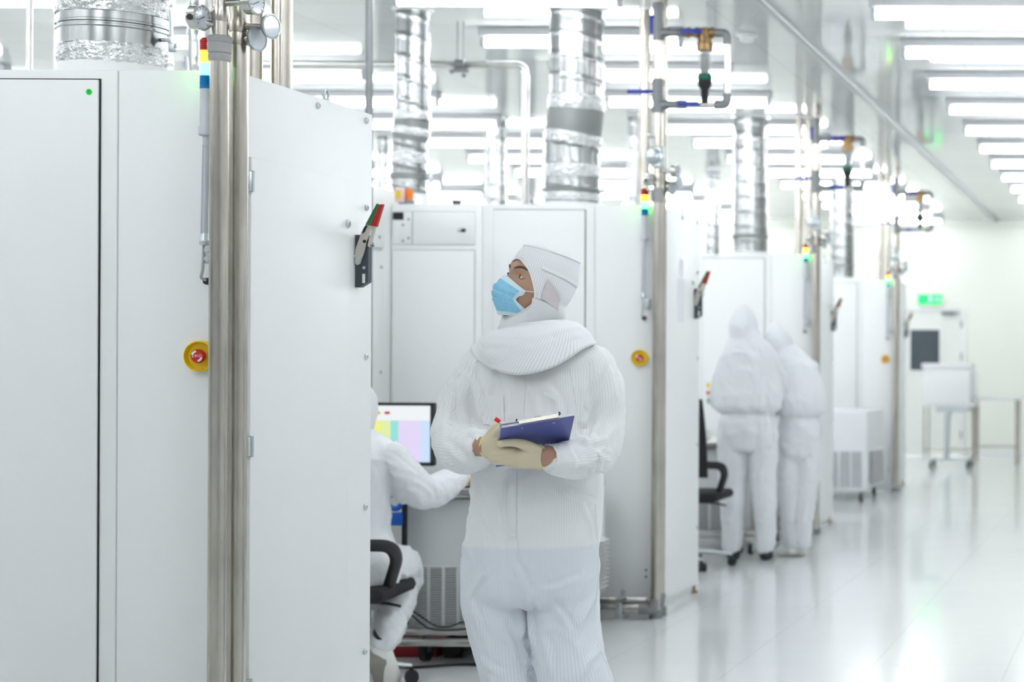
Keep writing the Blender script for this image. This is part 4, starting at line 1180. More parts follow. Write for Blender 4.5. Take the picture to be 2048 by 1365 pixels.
part('lower_rail', MB().cyl((0.02, 0.55, 0.22), (w_ - 0.02, 0.55, 0.22), 0.012, n=8).cyl((0.02, 0.02, 0.22), (0.02, 0.55, 0.22), 0.012, n=8).cyl((w_ - 0.02, 0.02, 0.22), (w_ - 0.02, 0.55, 0.22), 0.012, n=8), M['steel'], tt)


# ------------------------------------------------------------------ people
def hring(c, a, b, n=28, rot=0.0, power=2.3):
    out = []
    for k in range(n):
        t = 2 * PI * k / n
        x = a * math.copysign(abs(math.cos(t)) ** (2 / power), math.cos(t))
        y = b * math.copysign(abs(math.sin(t)) ** (2 / power), math.sin(t))
        out.append(Vector((c[0] + x * math.cos(rot) - y * math.sin(rot), c[1] + x * math.sin(rot) + y * math.cos(rot), c[2])))
    return out


def limb(mb, pts, rad, n=20, sub=4):
    """Tapered limb with rounded ends along a smooth path."""
    pts = [Vector(p) for p in pts]
    rad = [r if hasattr(r, '__len__') else (r, r) for r in rad]
    P_, R_ = [], []
    m = len(pts)
    for i in range(m - 1):
        p0, p1, p2, p3 = pts[max(i - 1, 0)], pts[i], pts[i + 1], pts[min(i + 2, m - 1)]
        for k in range(sub):
            t = k / sub
            P_.append(0.5 * ((2 * p1) + (p2 - p0) * t + (2 * p0 - 5 * p1 + 4 * p2 - p3) * t * t + (3 * p1 - p0 - 3 * p2 + p3) * t ** 3))
            R_.append((rad[i][0] * (1 - t) + rad[i + 1][0] * t, rad[i][1] * (1 - t) + rad[i + 1][1] * t))
    P_.append(pts[-1]); R_.append(rad[-1])
    d0 = (P_[0] - P_[1]).normalized(); d1 = (P_[-1] - P_[-2]).normalized()
    r0, r1 = R_[0], R_[-1]
    pre = [(P_[0] + d0 * max(r0) * math.sin(a) * 0.9, (r0[0] * math.cos(a), r0[1] * math.cos(a))) for a in (1.4, 1.0, 0.5)]
    post = [(P_[-1] + d1 * max(r1) * math.sin(a) * 0.9, (r1[0] * math.cos(a), r1[1] * math.cos(a))) for a in (0.5, 1.0, 1.4)]
    allp = pre + list(zip(P_, R_)) + post
    mb.sweep([p for p, _ in allp], [r for _, r in allp], n)
    return mb


def wrinkle(me, off, amp, scale, seed, spots=(), axes=None):
    """Cloth folds: ridges and hollows pushed along the normals, drawn out along or across each limb."""
    sd = Vector((seed * 3.7, seed * 1.3, seed * 2.1))
    nrm = [v.normal.copy() for v in me.vertices]
    ax = None
    if axes:
        ax = []
        for a, b, rr, ka, kb, tw in axes:
            a, b = Vector(a), Vector(b)
            d = (b - a)
            ax.append((a, d.normalized(), d.length, rr, ka, kb, tw))
    for v, n in zip(me.vertices, nrm):
        p = v.co
        if ax:
            best = None
            for a, d, L, rr, ka, kb, tw in ax:
                t = max(0, min(L, (p - a).dot(d)))
                q_ = p - a - d * t
                dist = q_.length / rr
                if best is None or dist < best[0]:
                    best = (dist, d, (p - a).dot(d), q_, ka, kb, tw)
            _, d, al, q_, ka, kb, tw = best
            q_ = q_ + (Vector((q_.y, -q_.x, 0)) * (al * tw))
            q = d * (al * ka) + (q_ - d * q_.dot(d)) * kb + sd
        else:
            q = Vector((p.x * scale, p.y * scale, p.z * scale * 0.55)) + sd
        w1 = noise.noise(q * 0.6)
        wv = Vector((w1 * 1.3, w1 * 1.1, w1 * 0.9))
        r1 = 1 - abs(noise.noise(q + wv)) * 2.6
        r2 = 1 - abs(noise.noise(q * 1.9 + wv * 1.6 + Vector((7, 3, 1)))) * 2.6
        h = 0.5 * w1 + 0.45 * r1 * abs(r1) + 0.22 * r2 * abs(r2)
        g = amp
        for c, r, k in spots:
            dd = (p - c).length
            if dd < r:
                g += k * (1 - dd / r)
        v.co = p + n * (h * g)
    me.update()


def stripe_attr(me, parts):
    """Corner attribute: distance around the limb or trunk the cloth belongs to."""
    at = me.attributes.new('stripe', 'FLOAT', 'CORNER')
    nv = len(me.vertices)
    co = np.empty(nv * 3); me.vertices.foreach_get('co', co); co = co.reshape(-1, 3)
    nl = len(me.loops)
    vi = np.empty(nl, dtype=np.int32); me.loops.foreach_get('vertex_index', vi)
    npol = len(me.polygons)
    ls = np.empty(npol, dtype=np.int32); me.polygons.foreach_get('loop_start', ls)
    lt = np.empty(npol, dtype=np.int32); me.polygons.foreach_get('loop_total', lt)
    cen = np.empty(npol * 3); me.polygons.foreach_get('center', cen); cen = cen.reshape(-1, 3)
    best = np.full(npol, 1e9); which = np.zeros(npol, dtype=np.int32)
    for pi, (a, b, rref, ref) in enumerate(parts):
        a, b = np.array(a), np.array(b)
        t = np.clip(((cen - a) @ (b - a)) / ((b - a) @ (b - a)), -0.05, 1.05)
        d = np.linalg.norm(cen - (a + t[:, None] * (b - a)), axis=1) / rref
        m = d < best
        best[m] = d[m]; which[m] = pi
    pf = np.repeat(np.arange(npol), lt)
    val = np.zeros(nl)
    for pi, (a, b, rref, ref) in enumerate(parts):
        a, b = np.array(a), np.array(b)
        ax = (b - a) / np.linalg.norm(b - a)
        r = np.array(ref, float); r = r - ax * (r @ ax); r /= np.linalg.norm(r)
        s = np.cross(ax, r)
        def ang(p):
            q = p - a
            return np.arctan2(q @ s, q @ r)
        sel = which[pf] == pi
        ca = ang(cen)[pf[sel]]
        va = ang(co[vi[sel]])
        dv = (va - ca + np.pi) % (2 * np.pi) - np.pi
        val[sel] = (ca + dv) * rref
    at.data.foreach_set('value', val.astype(np.float32))


def grow(name, mb, m, parent, off, voxel, iters=5, amp=0.0, scale=9, seed=1, spots=(), stripes=None, label=None, axes=None):
    me = remesh(mb, voxel, iters)
    if amp:
        wrinkle(me, off, amp, scale, seed, spots, axes)
    if stripes:
        stripe_attr(me, stripes)
    me.transform(Matrix.Translation(-Vector(off)))
    o = link(name, me, m, parent, True, None)
    if label:
        o['label'] = label
    return o


# ---- the man with the clipboard ------------------------------------------------
D0 = 5.22
S0 = FPX / D0
def H(px, py, dy=0.0):
    return W(px, py, D0 + dy)
base = W(1088, 1600, D0); base.z = 0.0
man = thing('person', 'man in a white hooded striped suit and blue mask, standing and holding a blue clipboard', 'person', base)

torso_px = [(655, 1030, 1105, .055), (672, 990, 1160, .075), (690, 965, 1190, .095), (712, 950, 1206, .108), (740, 942, 1214, .116), (800, 940, 1210, .124), (860, 943, 1208, .128),
            (930, 949, 1205, .13), (1000, 945, 1203, .132), (1060, 937, 1198, .136), (1100, 927, 1195, .140), (1150, 925, 1194, .142), (1185, 929, 1193, .138), (1205, 939, 1184, .12)]
mbs = MB()
rings = []
for y, xl, xr, b in torso_px:
    c = H((xl + xr) / 2, y)
    rings.append(hring(c, (xr - xl) / 2 / S0, b, 36, -0.12))
rings.reverse()
mbs.rings(rings)
legR = [(1120, 925, 1062), (1190, 925, 1068), (1250, 938, 1074), (1310, 953, 1079), (1365, 968, 1084), (1450, 984, 1086), (1530, 992, 1084), (1590, 996, 1082)]
legL = [(1120, 1055, 1194), (1190, 1062, 1192), (1250, 1066, 1192), (1310, 1072, 1202), (1365, 1082, 1220), (1450, 1088, 1230), (1530, 1098, 1222), (1590, 1104, 1214)]
def leg(mb, rows, dys):
    rr = []
    for (y, a, b), dy in zip(rows, dys):
        c = H((a + b) / 2, y, dy)
        hw = (b - a) / 2 / S0
        rr.append(hring(c, hw, hw * 0.5 + 0.055, 28))
    rr.reverse()
    mb.rings(rr)
leg(mbs, legR, (0, 0, 0, -.01, -.02, 0, .01, .02))
leg(mbs, legL, (0, 0, -.01, -.03, -.04, -.02, 0, 0))
# sleeves
shR, shL = H(971, 736, 0.0), H(1180, 737, -0.01)
limb(mbs, [shR, H(936, 780, -.005), H(914, 835, -.02), H(908, 880, -.075), H(930, 905, -.16), H(951, 897, -.215), H(965, 893.5, -.243)], [.070, .064, .058, .058, .064, .060, .038])
limb(mbs, [shL, H(1202, 785, -.015), H(1204, 840, -.02), H(1196, 895, -.06), H(1163, 920, -.14), H(1125, 920, -.205), H(1099, 916.5, -.243)], [.074, .066, .062, .062, .056, .050, .036])
shoulderC = H(1082, 740)
stripes = [(H(1080, 640), H(1070, 1120), .2, (0.3, 1, 0)), (H(1000, 1200), H(1034, 1590), .095, (0, 1, 0)), (H(1128, 1200), H(1160, 1590), .1, (0, 1, 0)),
           (shR, H(908, 880, -.06), .062, (0, 1, 0)), (H(905, 885, -.07), H(965, 894, -.25), .058, (0, 1, 0.3)),
           (shL, H(1200, 890, -.05), .068, (0, 1, 0)), (H(1200, 900, -.06), H(1103, 917, -.24), .055, (0, 1, 0.3))]
folds = [(H(905, 890, -.1), 0.12, 0.006), (H(1200, 900, -.1), 0.14, 0.007), (H(1070, 1200, -.1), 0.14, 0.003), (H(1192, 760), 0.12, 0.003),
         (H(1170, 1010, -.08), .13, .004)]
axes = [(H(1080, 640), H(1070, 1120), .2, 5, 8, 0), (H(1000, 1200), H(1034, 1590), .095, 3.5, 11, 1.5), (H(1128, 1200), H(1160, 1590), .1, 3.5, 11, -1.5),
        (shR, H(908, 880, -.06), .062, 7, 13, 4), (H(905, 885, -.07), H(965, 894, -.25), .058, 14, 12, 0),
        (shL, H(1200, 890, -.05), .068, 7, 13, -4), (H(1200, 900, -.06), H(1103, 917, -.24), .055, 14, 12, 0)]
suit = grow('coverall', mbs, M['suit'], man, base, 0.0075, 8, 0.0095, 7.0, 3, folds, stripes, axes=axes, label='white pinstriped cleanroom coverall, bluer below the waist where trousers show through')
# a lookup of the cloth surface, to lay folds, plackets, pockets and seams on it
bm = bmesh.new(); bm.from_mesh(suit.data)
bvh = BVHTree.FromBMesh(bm)
EYEV = Vector((0, 0, EYE))
def on_suit(px, py, lift=0.002):
    d = (W(px, py, 5.0) - EYEV).normalized()
    loc, nr, _, _ = bvh.ray_cast(EYEV - base, d)
    if loc is None:
        return None
    if nr.dot(d) > 0:
        nr = -nr
    return loc + nr * lift
def fold(path, amp=0.009, wd=0.011):
    """One crease of the cloth: a crest with a hollow along its side."""
    pts = []
    for (x0, y0), (x1, y1) in zip(path[:-1], path[1:]):
        k = max(2, int(math.hypot(x1 - x0, y1 - y0) / 4))
        pts += [on_suit(x0 + (x1 - x0) * i / k, y0 + (y1 - y0) * i / k, 0.0) for i in range(k + 1)]
    pts = [p for p in pts if p is not None]
    if len(pts) < 3:
        return
    n = len(pts)
    A = np.array([tuple(p) for p in pts])
    co = FCO
    lo, hi = A.min(0) - 0.06, A.max(0) + 0.06
    near = np.where(np.all((co > lo) & (co < hi), axis=1))[0]
    for vi in near:
        p = co[vi]
        d2 = ((A - p) ** 2).sum(1)
        k = int(d2.argmin())
        if d2[k] > (4 * wd) ** 2:
            continue
        tg = Vector(A[min(k + 1, n - 1)] - A[max(k - 1, 0)])
        if tg.length < 1e-6:
            continue
        nr = FNO[vi]
        side = tg.normalized().cross(nr)
        s = Vector(p - A[k]).dot(side)
        tt = k / (n - 1)
        tp_ = math.sin(PI * min(1, max(0, tt))) ** 0.6
        FDI[vi] += amp * tp_ * (math.exp(-((s - wd * 0.7) / wd) ** 2) - 0.9 * math.exp(-((s + wd * 0.7) / (wd * 0.8)) ** 2))
FN = len(suit.data.vertices)
FCO = np.empty(FN * 3); suit.data.vertices.foreach_get('co', FCO); FCO = FCO.reshape(-1, 3)
FNO = [v.normal.copy() for v in suit.data.vertices]
FDI = np.zeros(FN)
for pth, am, wd_ in (
        ([(1222, 712), (1190, 790), (1166, 880)], .011, .013), ([(1236, 775), (1205, 840), (1180, 900)], .010, .012), ([(1158, 868), (1190, 900), (1228, 925)], .010, .011),
        ([(1240, 850), (1215, 885), (1150, 890)], .009, .011), ([(1228, 880), (1180, 935), (1130, 940)], .008, .010), ([(1200, 690), (1225, 740), (1238, 800)], .006, .012),
        ([(1170, 760), (1180, 820), (1170, 880)], .008, .012), ([(1140, 892), (1155, 920), (1150, 948)], .006, .008),
        ([(948, 745), (962, 810), (975, 862)], .010, .012), ([(920, 760), (935, 830), (960, 868)], .010, .012), ([(885, 850), (925, 858), (965, 868)], .009, .010),
        ([(884, 880), (915, 905), (950, 935)], .009, .011), ([(905, 790), (900, 840), (890, 880)], .007, .012), ([(930, 870), (945, 900), (940, 935)], .007, .009),
        ([(1130, 970), (1165, 985), (1200, 1000)], .008, .010), ([(1100, 960), (1125, 990), (1150, 1010)], .005, .009), ([(1165, 1000), (1185, 1045), (1190, 1090)], .007, .011),
        ([(950, 960), (965, 1010), (985, 1060)], .006, .011), ([(1010, 950), (1006, 1010), (1015, 1070)], .005, .010),
        ([(1030, 1120), (1050, 1160), (1066, 1200)], .008, .011), ([(1060, 1190), (1063, 1240), (1070, 1300)], .010, .012), ([(1075, 1180), (1110, 1172), (1165, 1150)], .006, .010),
        ([(990, 1140), (960, 1165), (945, 1200)], .005, .010), ([(940, 1190), (960, 1250), (985, 1300)], .006, .012), ([(1100, 1200), (1130, 1235), (1150, 1270)], .006, .011),
        ([(1195, 1190), (1165, 1250), (1150, 1290)], .008, .012), ([(1090, 1270), (1105, 1310), (1110, 1360)], .008, .012), ([(1205, 1300), (1180, 1330), (1165, 1364)], .008, .011),
        ([(1000, 1230), (1030, 1290), (1045, 1350)], .006, .012), ([(1045, 1290), (1066, 1320), (1078, 1350)], .007, .010), ([(960, 1310), (985, 1335), (1010, 1345)], .006, .010),
        ([(1090, 760), (1120, 800), (1128, 850)], .006, .011), ([(985, 765), (978, 800), (970, 850)], .005, .010), ([(1060, 770), (1075, 800), (1080, 830)], .004, .010)):
    fold(pth, am, wd_)
for v, n_, d_ in zip(suit.data.vertices, FNO, FDI):
    if d_:
        v.co = v.co + n_ * d_
suit.data.update()
bm.free(); bm = bmesh.new(); bm.from_mesh(suit.data); bvh = BVHTree.FromBMesh(bm)
def patch(rows, lift=0.0013, thick=0.0015):
    """A strip of cloth laid on the suit: rows of pixel points."""
    mb = MB()
    g = [[on_suit(x, y, lift) for x, y in r] for r in rows]
    g = [r for r in g if all(p is not None for p in r)]
    n = len(g[0])
    vs = [p for r in g for p in r]
    fs = [(i * n + j, i * n + j + 1, (i + 1) * n + j + 1, (i + 1) * n + j) for i in range(len(g) - 1) for j in range(n - 1)]
    mb.add(vs, fs)
    return mb
def seam(path, r=0.0013):
    pts = []
    for (x0, y0), (x1, y1) in zip(path[:-1], path[1:]):
        k = max(2, int(math.hypot(x1 - x0, y1 - y0) / 8))
        pts += [on_suit(x0 + (x1 - x0) * i / k, y0 + (y1 - y0) * i / k, 0.0006) for i in range(k)]
    pts = [p for p in pts if p is not None]
    keep = [pts[0]]
    for p in pts[1:]:
        if 0.002 < (p - keep[-1]).length < 0.05:
            keep.append(p)
    return MB().sweep(keep, r, 6)
def strip_rows(path, w_, step=8):
    rows = []
    for (x0, y0), (x1, y1) in zip(path[:-1], path[1:]):
        k = max(2, int(math.hypot(x1 - x0, y1 - y0) / step))
        for i in range(k + 1):
            x, y = x0 + (x1 - x0) * i / k, y0 + (y1 - y0) * i / k
            rows.append([(x - w_ / 2, y), (x - w_ / 6, y), (x + w_ / 6, y), (x + w_ / 2, y)])
    return rows
pl = part('zip_placket', patch(strip_rows([(1040, 752), (1034, 830)], 26) ), M['suit'], suit, 'white front zip placket', angle=None)
pl2 = part('zip_placket', patch(strip_rows([(1026, 940), (1024, 1075), (1030, 1105)], 17)), M['suit'], suit, 'white front zip placket', angle=None)
part('chest_pocket', patch(strip_rows([(985, 792), (988, 850)], 44), 0.002), M['suit'], suit, 'sheer white chest pocket', angle=None)
part('pocket_flap', patch([[(1090, 783), (1105, 788), (1120, 795)], [(1088, 790), (1103, 796), (1117, 803)]], 0.003), M['suit_plain'], suit, angle=None)
for ch in suit.children:
    if ch.name.startswith(('zip_placket', 'chest_pocket')):
        stripe_attr(ch.data, [(a - base, b - base, r_, q_) for a, b, r_, q_ in stripes])
for path in ([(1140, 735), (1150, 790), (1158, 850), (1165, 880)], [(955, 722), (940, 760), (935, 800)], [(1190, 1010), (1196, 1090), (1196, 1170), (1188, 1240)], [(1058, 1195), (1064, 1250), (1062, 1300)], [(1195, 1290), (1214, 1330), (1222, 1364)], [(1150, 985), (1185, 992), (1204, 1000)]):
    part('seam', seam(path), M['suit_plain'], suit, angle=None)

# head: local axes a = his left, f = forward, b = up
yaw, pitch, roll = math.radians(38), math.radians(15), math.radians(7)
f0 = Vector((-math.sin(yaw) * math.cos(pitch), -math.cos(yaw) * math.cos(pitch), math.sin(pitch)))
a0 = Vector((math.cos(yaw), -math.sin(yaw), 0))
b0 = a0.cross(f0) * -1
if b0.z < 0:
    b0 = -b0
RM = Matrix.Rotation(roll, 3, f0)
ax_, bx_ = RM @ a0, RM @ b0
if ax_.z > 0:
    RM = Matrix.Rotation(-roll, 3, f0); ax_, bx_ = RM @ a0, RM @ b0
fx_ = f0
HC = H(1073, 574, 0.0)
def HL(a, f, b):
    return HC + ax_ * a + fx_ * f + bx_ * b

def gauss(x, y, cx, cy, sx, sy):
    return math.exp(-((x - cx) / sx) ** 2 - ((y - cy) / sy) ** 2)
def face_forward(a, b):
    """Height of the face surface along the forward axis."""
    lower = max(0.0, -b - 0.01)
    wa = 0.074 * (1 - 2.2 * lower ** 1.25)
    q = 1 - (a / wa) ** 2 - (b / 0.122) ** 2
    f = 0.094 * math.sqrt(max(q, 0.0))
    f += 0.006 * gauss(abs(a), b, 0.028, 0.036, 0.024, 0.012)          # brow
    f -= 0.0070 * gauss(abs(a), b, 0.031, 0.010, 0.017, 0.012)         # eye socket
    f += 0.006 * gauss(abs(a), b, 0.043, -0.026, 0.02, 0.02)           # cheekbone
    f += (0.002 + 0.022 * min(1, max(0, (0.008 - b) / 0.042))) * gauss(a, 0, 0, 0, 0.0125, 1) * (1 if -0.042 < b < 0.024 else math.exp(-(((b - 0.024) if b > 0 else (b + 0.042)) / 0.008) ** 2))
    f += 0.006 * gauss(a, b, 0, -0.063, 0.022, 0.010)                  # lips
    f += 0.008 * gauss(a, b, 0, -0.098, 0.02, 0.015)                   # chin
    return f
hb = MB()
rows = []
NB, NA = 72, 96
for i in range(NB + 1):
    b = -0.1205 + 0.241 * (0.5 - 0.5 * math.cos(PI * i / NB))
    ring = []
    lower = max(0.0, -b - 0.01)
    wa = 0.074 * (1 - 2.2 * lower ** 1.25)
    k_ = math.sqrt(max(1e-4, 1 - (b / 0.122) ** 2))
    for j in range(NA):
        t = 2 * PI * j / NA
        a = wa * k_ * math.sin(t)
        if math.cos(t) > 0:
            fw = face_forward(a * 0.999, b)
        else:
            fw = 0.105 * k_ * math.cos(t) * (1 - 1.5 * lower)
        ring.append(HL(a, fw, b))
    rows.append(ring)
hb.rings(rows)
for s in (-1, 1):
    hb.sweep([HL(s * 0.066, -0.004, -0.03), HL(s * 0.070, -0.012, 0.0), HL(s * 0.070, -0.014, 0.024)], [(0.005, 0.008), (0.006, 0.013), (0.005, 0.010)], 10)
body = MB()
body.v, body.f = list(hb.v), list(hb.f)
limb(body, [HL(0, -0.03, -0.05), H(1080, 650), H(1078, 690)], [.052, .055, .06])
rr = []
for y, xl, xr, b in torso_px[1:]:
    c = H((xl + xr) / 2, y)
    rr.append(hring(c, max(0.05, (xr - xl) / 2 / S0 - 0.035), b - 0.028, 28, -0.12))
rr.reverse(); body.rings(rr)
for rows_, dys in ((legR, (0, 0, 0, -.01, -.02, 0, .01, .02)), (legL, (0, 0, -.01, -.03, -.04, -.02, 0, 0))):
    limb(body, [H((a + b) / 2, y, dy) for (y, a, b), dy in zip(rows_, dys)], [.078, .076, .07, .06, .052, .046, .04, .04])
limb(body, [shR, H(936, 780, -.005), H(914, 835, -.02), H(909, 880, -.08), H(935, 901, -.17), H(962, 894, -.245), H(974, 893, -.258), H(984, 890, -.27)], [.055, .045, .042, .042, .038, .033, .028, .018])
limb(body, [shL, H(1202, 775, -.015), H(1200, 835, -.02), H(1192, 893, -.06), H(1160, 918, -.14), H(1100, 915, -.245), H(1080, 914, -.257), H(1055, 912, -.278)], [.055, .046, .043, .043, .038, .0335, .0275, .016])
for cx_ in (1040, 1160):
    c = H(cx_, 1610, 0.0)
    limb(body, [Vector((c.x, D0 + 0.03, 0.07)), Vector((c.x - 0.02, D0 - 0.08, 0.045)), Vector((c.x - 0.03, D0 - 0.16, 0.035))], [.038, .034, .026])
bd = grow('body', body, M['skin'], man, base, 0.0035, 3, label='body with a turned up face and bare wrists')

# eyes, lids and brows
for s in (-1, 1):
    ec_ = HL(s * 0.0315, face_forward(0.0315, 0.010) - 0.0102, 0.0095)
    gaze = (fx_ - ax_ * 0.30 + bx_ * 0.12).normalized()
    e = part('eye', MB().ball(ec_ - base, 0.0132, 24, 16), M['eye_white'], man)
    u = gaze.cross(Vector((0, 0, 1))).normalized(); q = u.cross(gaze)
    ring = []
    for r_, h_ in ((0.0068, 0.0115), (0.0065, 0.0120), (0.0038, 0.0133), (0.0001, 0.0138)):
        ring.append([ec_ - base + gaze * h_ + u * (r_ * math.cos(2 * PI * k / 20)) + q * (r_ * math.sin(2 * PI * k / 20)) for k in range(20)])
    part('iris', MB().rings(ring), M['iris'], e, 'dark iris')
    for up in (1, -1):
        vs, fs = [], []
        NA_, NB_ = 16, 8
        for i in range(NA_ + 1):
            h = math.radians(-82 + 164 * i / NA_)
            edge = math.radians(25 if up > 0 else 19) * math.cos(h * 1.12) - math.radians(3) * (h * s)
            for j in range(NB_ + 1):
                el = edge + (math.radians(64) - edge) * j / NB_ if up > 0 else -edge - (math.radians(58) - edge) * j / NB_
                r_ = 0.0141 + (0.0007 if j == 0 else 0) - 0.0012 * (j / NB_) ** 2
                vs.append(ec_ - base + ax_ * (r_ * math.sin(h) * math.cos(el) * 1.12) + fx_ * (r_ * math.cos(h) * math.cos(el)) + bx_ * (r_ * math.sin(el)))
        for i in range(NA_):
            for j in range(NB_):
                k = i * (NB_ + 1) + j
                fs.append((k, k + NB_ + 1, k + NB_ + 2, k + 1))
        part('eyelid', MB().add(vs, fs), M['skin'], e, angle=None)
        if up > 0:
            lash = [vs[i * (NB_ + 1)] + fx_ * 0.0003 for i in range(2, NA_ - 1)]
            part('eyelashes', MB().sweep(lash, 0.0008, 6), M['brow'], e)
    pts, rad = [], []
    for k in range(11):
        t = k / 10
        a = s * (0.012 + 0.040 * t)
        b = 0.0305 + 0.008 * math.sin(PI * min(1, t * 1.15) * 0.62) - 0.006 * max(0, t - 0.6) / 0.4
        pts.append(HL(a, face_forward(a, b) + 0.0004, b) - base)
        rad.append((0.0012, 0.0036 * math.sin(PI * (0.14 + 0.80 * t)) ** 0.8 + 0.0004))
    mb = MB()
    n = 8
    rr = []
    for p, (ra_, rb_) in zip(pts, rad):
        rr.append([p + fx_ * (0.0016 * math.cos(2 * PI * k / n)) + bx_ * (rb_ * math.sin(2 * PI * k / n)) for k in range(n)])
    part('eyebrow', mb.rings(rr), M['brow'], man)

# mask: pleated blue sheet over nose, mouth and chin
MPROF = [(0.0, 0.108), (0.15, 0.119), (0.35, 0.127), (0.55, 0.124), (0.8, 0.106), (1.0, 0.087)]
def mask_point(u, v, lift=0.0):
    """u across -1..1 (his left positive), v 0 at the top edge to 1 at the chin."""
    au = abs(u)
    a = u * (0.057 * (1 - v) + 0.046 * v) * (1 - 0.27 * math.exp(-((v - 0.46) / 0.20) ** 2) * au ** 3)
    b = (0.004 - 0.030 * au ** 1.5) * (1 - v) + (-0.114 + 0.018 * au * au) * v
    for (v0, p0), (v1, p1) in zip(MPROF[:-1], MPROF[1:]):
        if v0 <= v <= v1 + 1e-6:
            s_ = (v - v0) / (v1 - v0); pr = p0 * (1 - s_) + p1 * s_
    skin = face_forward(a, max(b, -0.112)) + 0.003
    f = max(skin, pr * math.sqrt(max(0, 1 - (a / 0.070) ** 2)))
    w_ = au ** 3
    f = f * (1 - w_) + (skin + 0.002) * w_
    for c in (0.27, 0.46, 0.65):
        c2 = c + 0.05 * (au - 0.3) * (0.5 - c)
        f += 0.0048 * (max(0, 1 - (v - c2) / 0.16) if v >= c2 else max(0, 1 - (c2 - v) / 0.015)) * (1 - 0.4 * au * au)
    return HL(a, f + lift, b)
def mask_sheet(v0, v1, nv, u0=-1.0, u1=1.0, nu=36, lift=0.0):
    vs = [mask_point(u0 + (u1 - u0) * i / nu, v0 + (v1 - v0) * j / nv, lift) - base for j in range(nv + 1) for i in range(nu + 1)]
    fs = [(j * (nu + 1) + i, j * (nu + 1) + i + 1, (j + 1) * (nu + 1) + i + 1, (j + 1) * (nu + 1) + i) for j in range(nv) for i in range(nu)]
    return MB().add(vs, fs)
mk = part('face_mask', mask_sheet(0.0, 1.0, 90), M['mask_blue'], man, 'blue pleated surgical mask', angle=None)
part('mask_edging', mask_sheet(0.0, 0.13, 10, lift=0.0012), M['mask_white'], mk, 'pale top edging', angle=None)
part('mask_edging', mask_sheet(0.91, 1.0, 8, lift=0.0012), M['mask_white'], mk, 'pale bottom edging', angle=None)
for s in (-1, 1):
    part('mask_edging', mask_sheet(0.02, 0.98, 40, s * 0.90, s * 1.01, 4, 0.0010), M['mask_white'], mk, 'pale side edging', angle=None)
    part('ear_loop', MB().sweep([mask_point(s * 0.96, 0.06, 0.001) - base, HL(s * 0.0705, 0.037, -0.022) - base, HL(s * 0.068, 0.015, -0.012) - base], 0.0013, 6), M['elastic'], mk)
    part('ear_loop', MB().sweep([mask_point(s * 0.97, 0.93, 0.001) - base, HL(s * 0.069, 0.03, -0.055) - base, HL(s * 0.066, 0.01, -0.04) - base], 0.0013, 6), M['elastic'], mk)

# hood: flat topped cap and face opening
prof = [(0.131, 0.004, 0.004, -0.016), (0.130, 0.030, 0.036, -0.016), (0.124, 0.053, 0.064, -0.016), (0.113, 0.068, 0.083, -0.016), (0.107, 0.072, 0.088, -0.016), (0.100, 0.0745, 0.091, -0.016), (0.08, 0.081, 0.098, -0.015), (0.05, 0.0855, 0.1025, -0.014), (0.02, 0.086, 0.103, -0.013), (-0.01, 0.0835, 0.098, -0.012),
        (-0.035, 0.080, 0.091, -0.010), (-0.06, 0.077, 0.096, -0.017), (-0.085, 0.075, 0.102, -0.022), (-0.115, 0.074, 0.110, -0.028), (-0.15, 0.076, 0.112, -0.030)]
fine = []
for (p, q) in zip(prof[:-1], prof[1:]):
    for k in range(5):
        t = k / 5
        fine.append(tuple(x * (1 - t) + y * t for x, y in zip(p, q)))
fine.append(prof[-1])
NH = 112
grid, uvs = [], []
for b, ra_, rf_, of in fine:
    row = []
    for j in range(NH):
        t = 2 * PI * j / NH
        a = ra_ * math.sin(t)
        f = of + rf_ * math.cos(t)
        if math.cos(t) > 0 and b < -0.02:
            f -= 0.012 * min(1, (-0.02 - b) / 0.08) * math.cos(t)
        nz = noise.noise(Vector((a * 14 + 3, f * 14, b * 9)))
        nz2 = noise.noise(Vector((a * 34, f * 34 + 9, b * 20)))
        g = 1 + 0.020 * nz + 0.010 * nz2
        row.append((a * g, f * g, b + 0.002 * nz))
    grid.append(row)
def open_face(a, f, b):
    return f > 0.0 and (a / 0.068) ** 2 + ((b + 0.026) / (0.088 if b > -0.026 else 0.087)) ** 2 < 1.0
vs, fs, keepv = [], [], {}
for i, row in enumerate(grid):
    for j, p in enumerate(row):
        vs.append(HL(*p) - base)
nrow = len(grid)
flat_ = [p for r in grid for p in r]
hm = MB()
for i in range(nrow - 1):
    for j in range(NH):
        k = (j + 1) % NH
        ids = (i * NH + j, i * NH + k, (i + 1) * NH + k, (i + 1) * NH + j)
        c = [sum(flat_[x][q] for x in ids) / 4 for q in range(3)]
        if not open_face(*c):
            fs.append(ids)
used = sorted({x for f in fs for x in f})
mp = {x: n for n, x in enumerate(used)}
hm.add([vs[x] for x in used], [[mp[x] for x in f] for f in fs])
hood = hm.build('hood', M['hood'], man, None, True, None)
hood['label'] = 'white striped hood with a flat cap top'
me = hood.data
bm = bmesh.new(); bm.from_mesh(me)
for _ in range(6):                       # relax only the rim of the face opening
    rim = [v for v in bm.verts if v.is_boundary and (Vector(v.co) + base - HC).dot(bx_) > -0.148]
    new = {}
    for v in rim:
        nb_ = [e.other_vert(v) for e in v.link_edges if e.is_boundary]
        if len(nb_) == 2:
            new[v] = v.co * 0.4 + (nb_[0].co + nb_[1].co) * 0.3
    for v, c in new.items():
        v.co = c
bm.to_mesh(me)
loop, seen = [], set()
rimset = {v for v in bm.verts if v.is_boundary and (Vector(v.co) + base - HC).dot(bx_) > -0.148 and (Vector(v.co) + base - HC).dot(fx_) > 0}
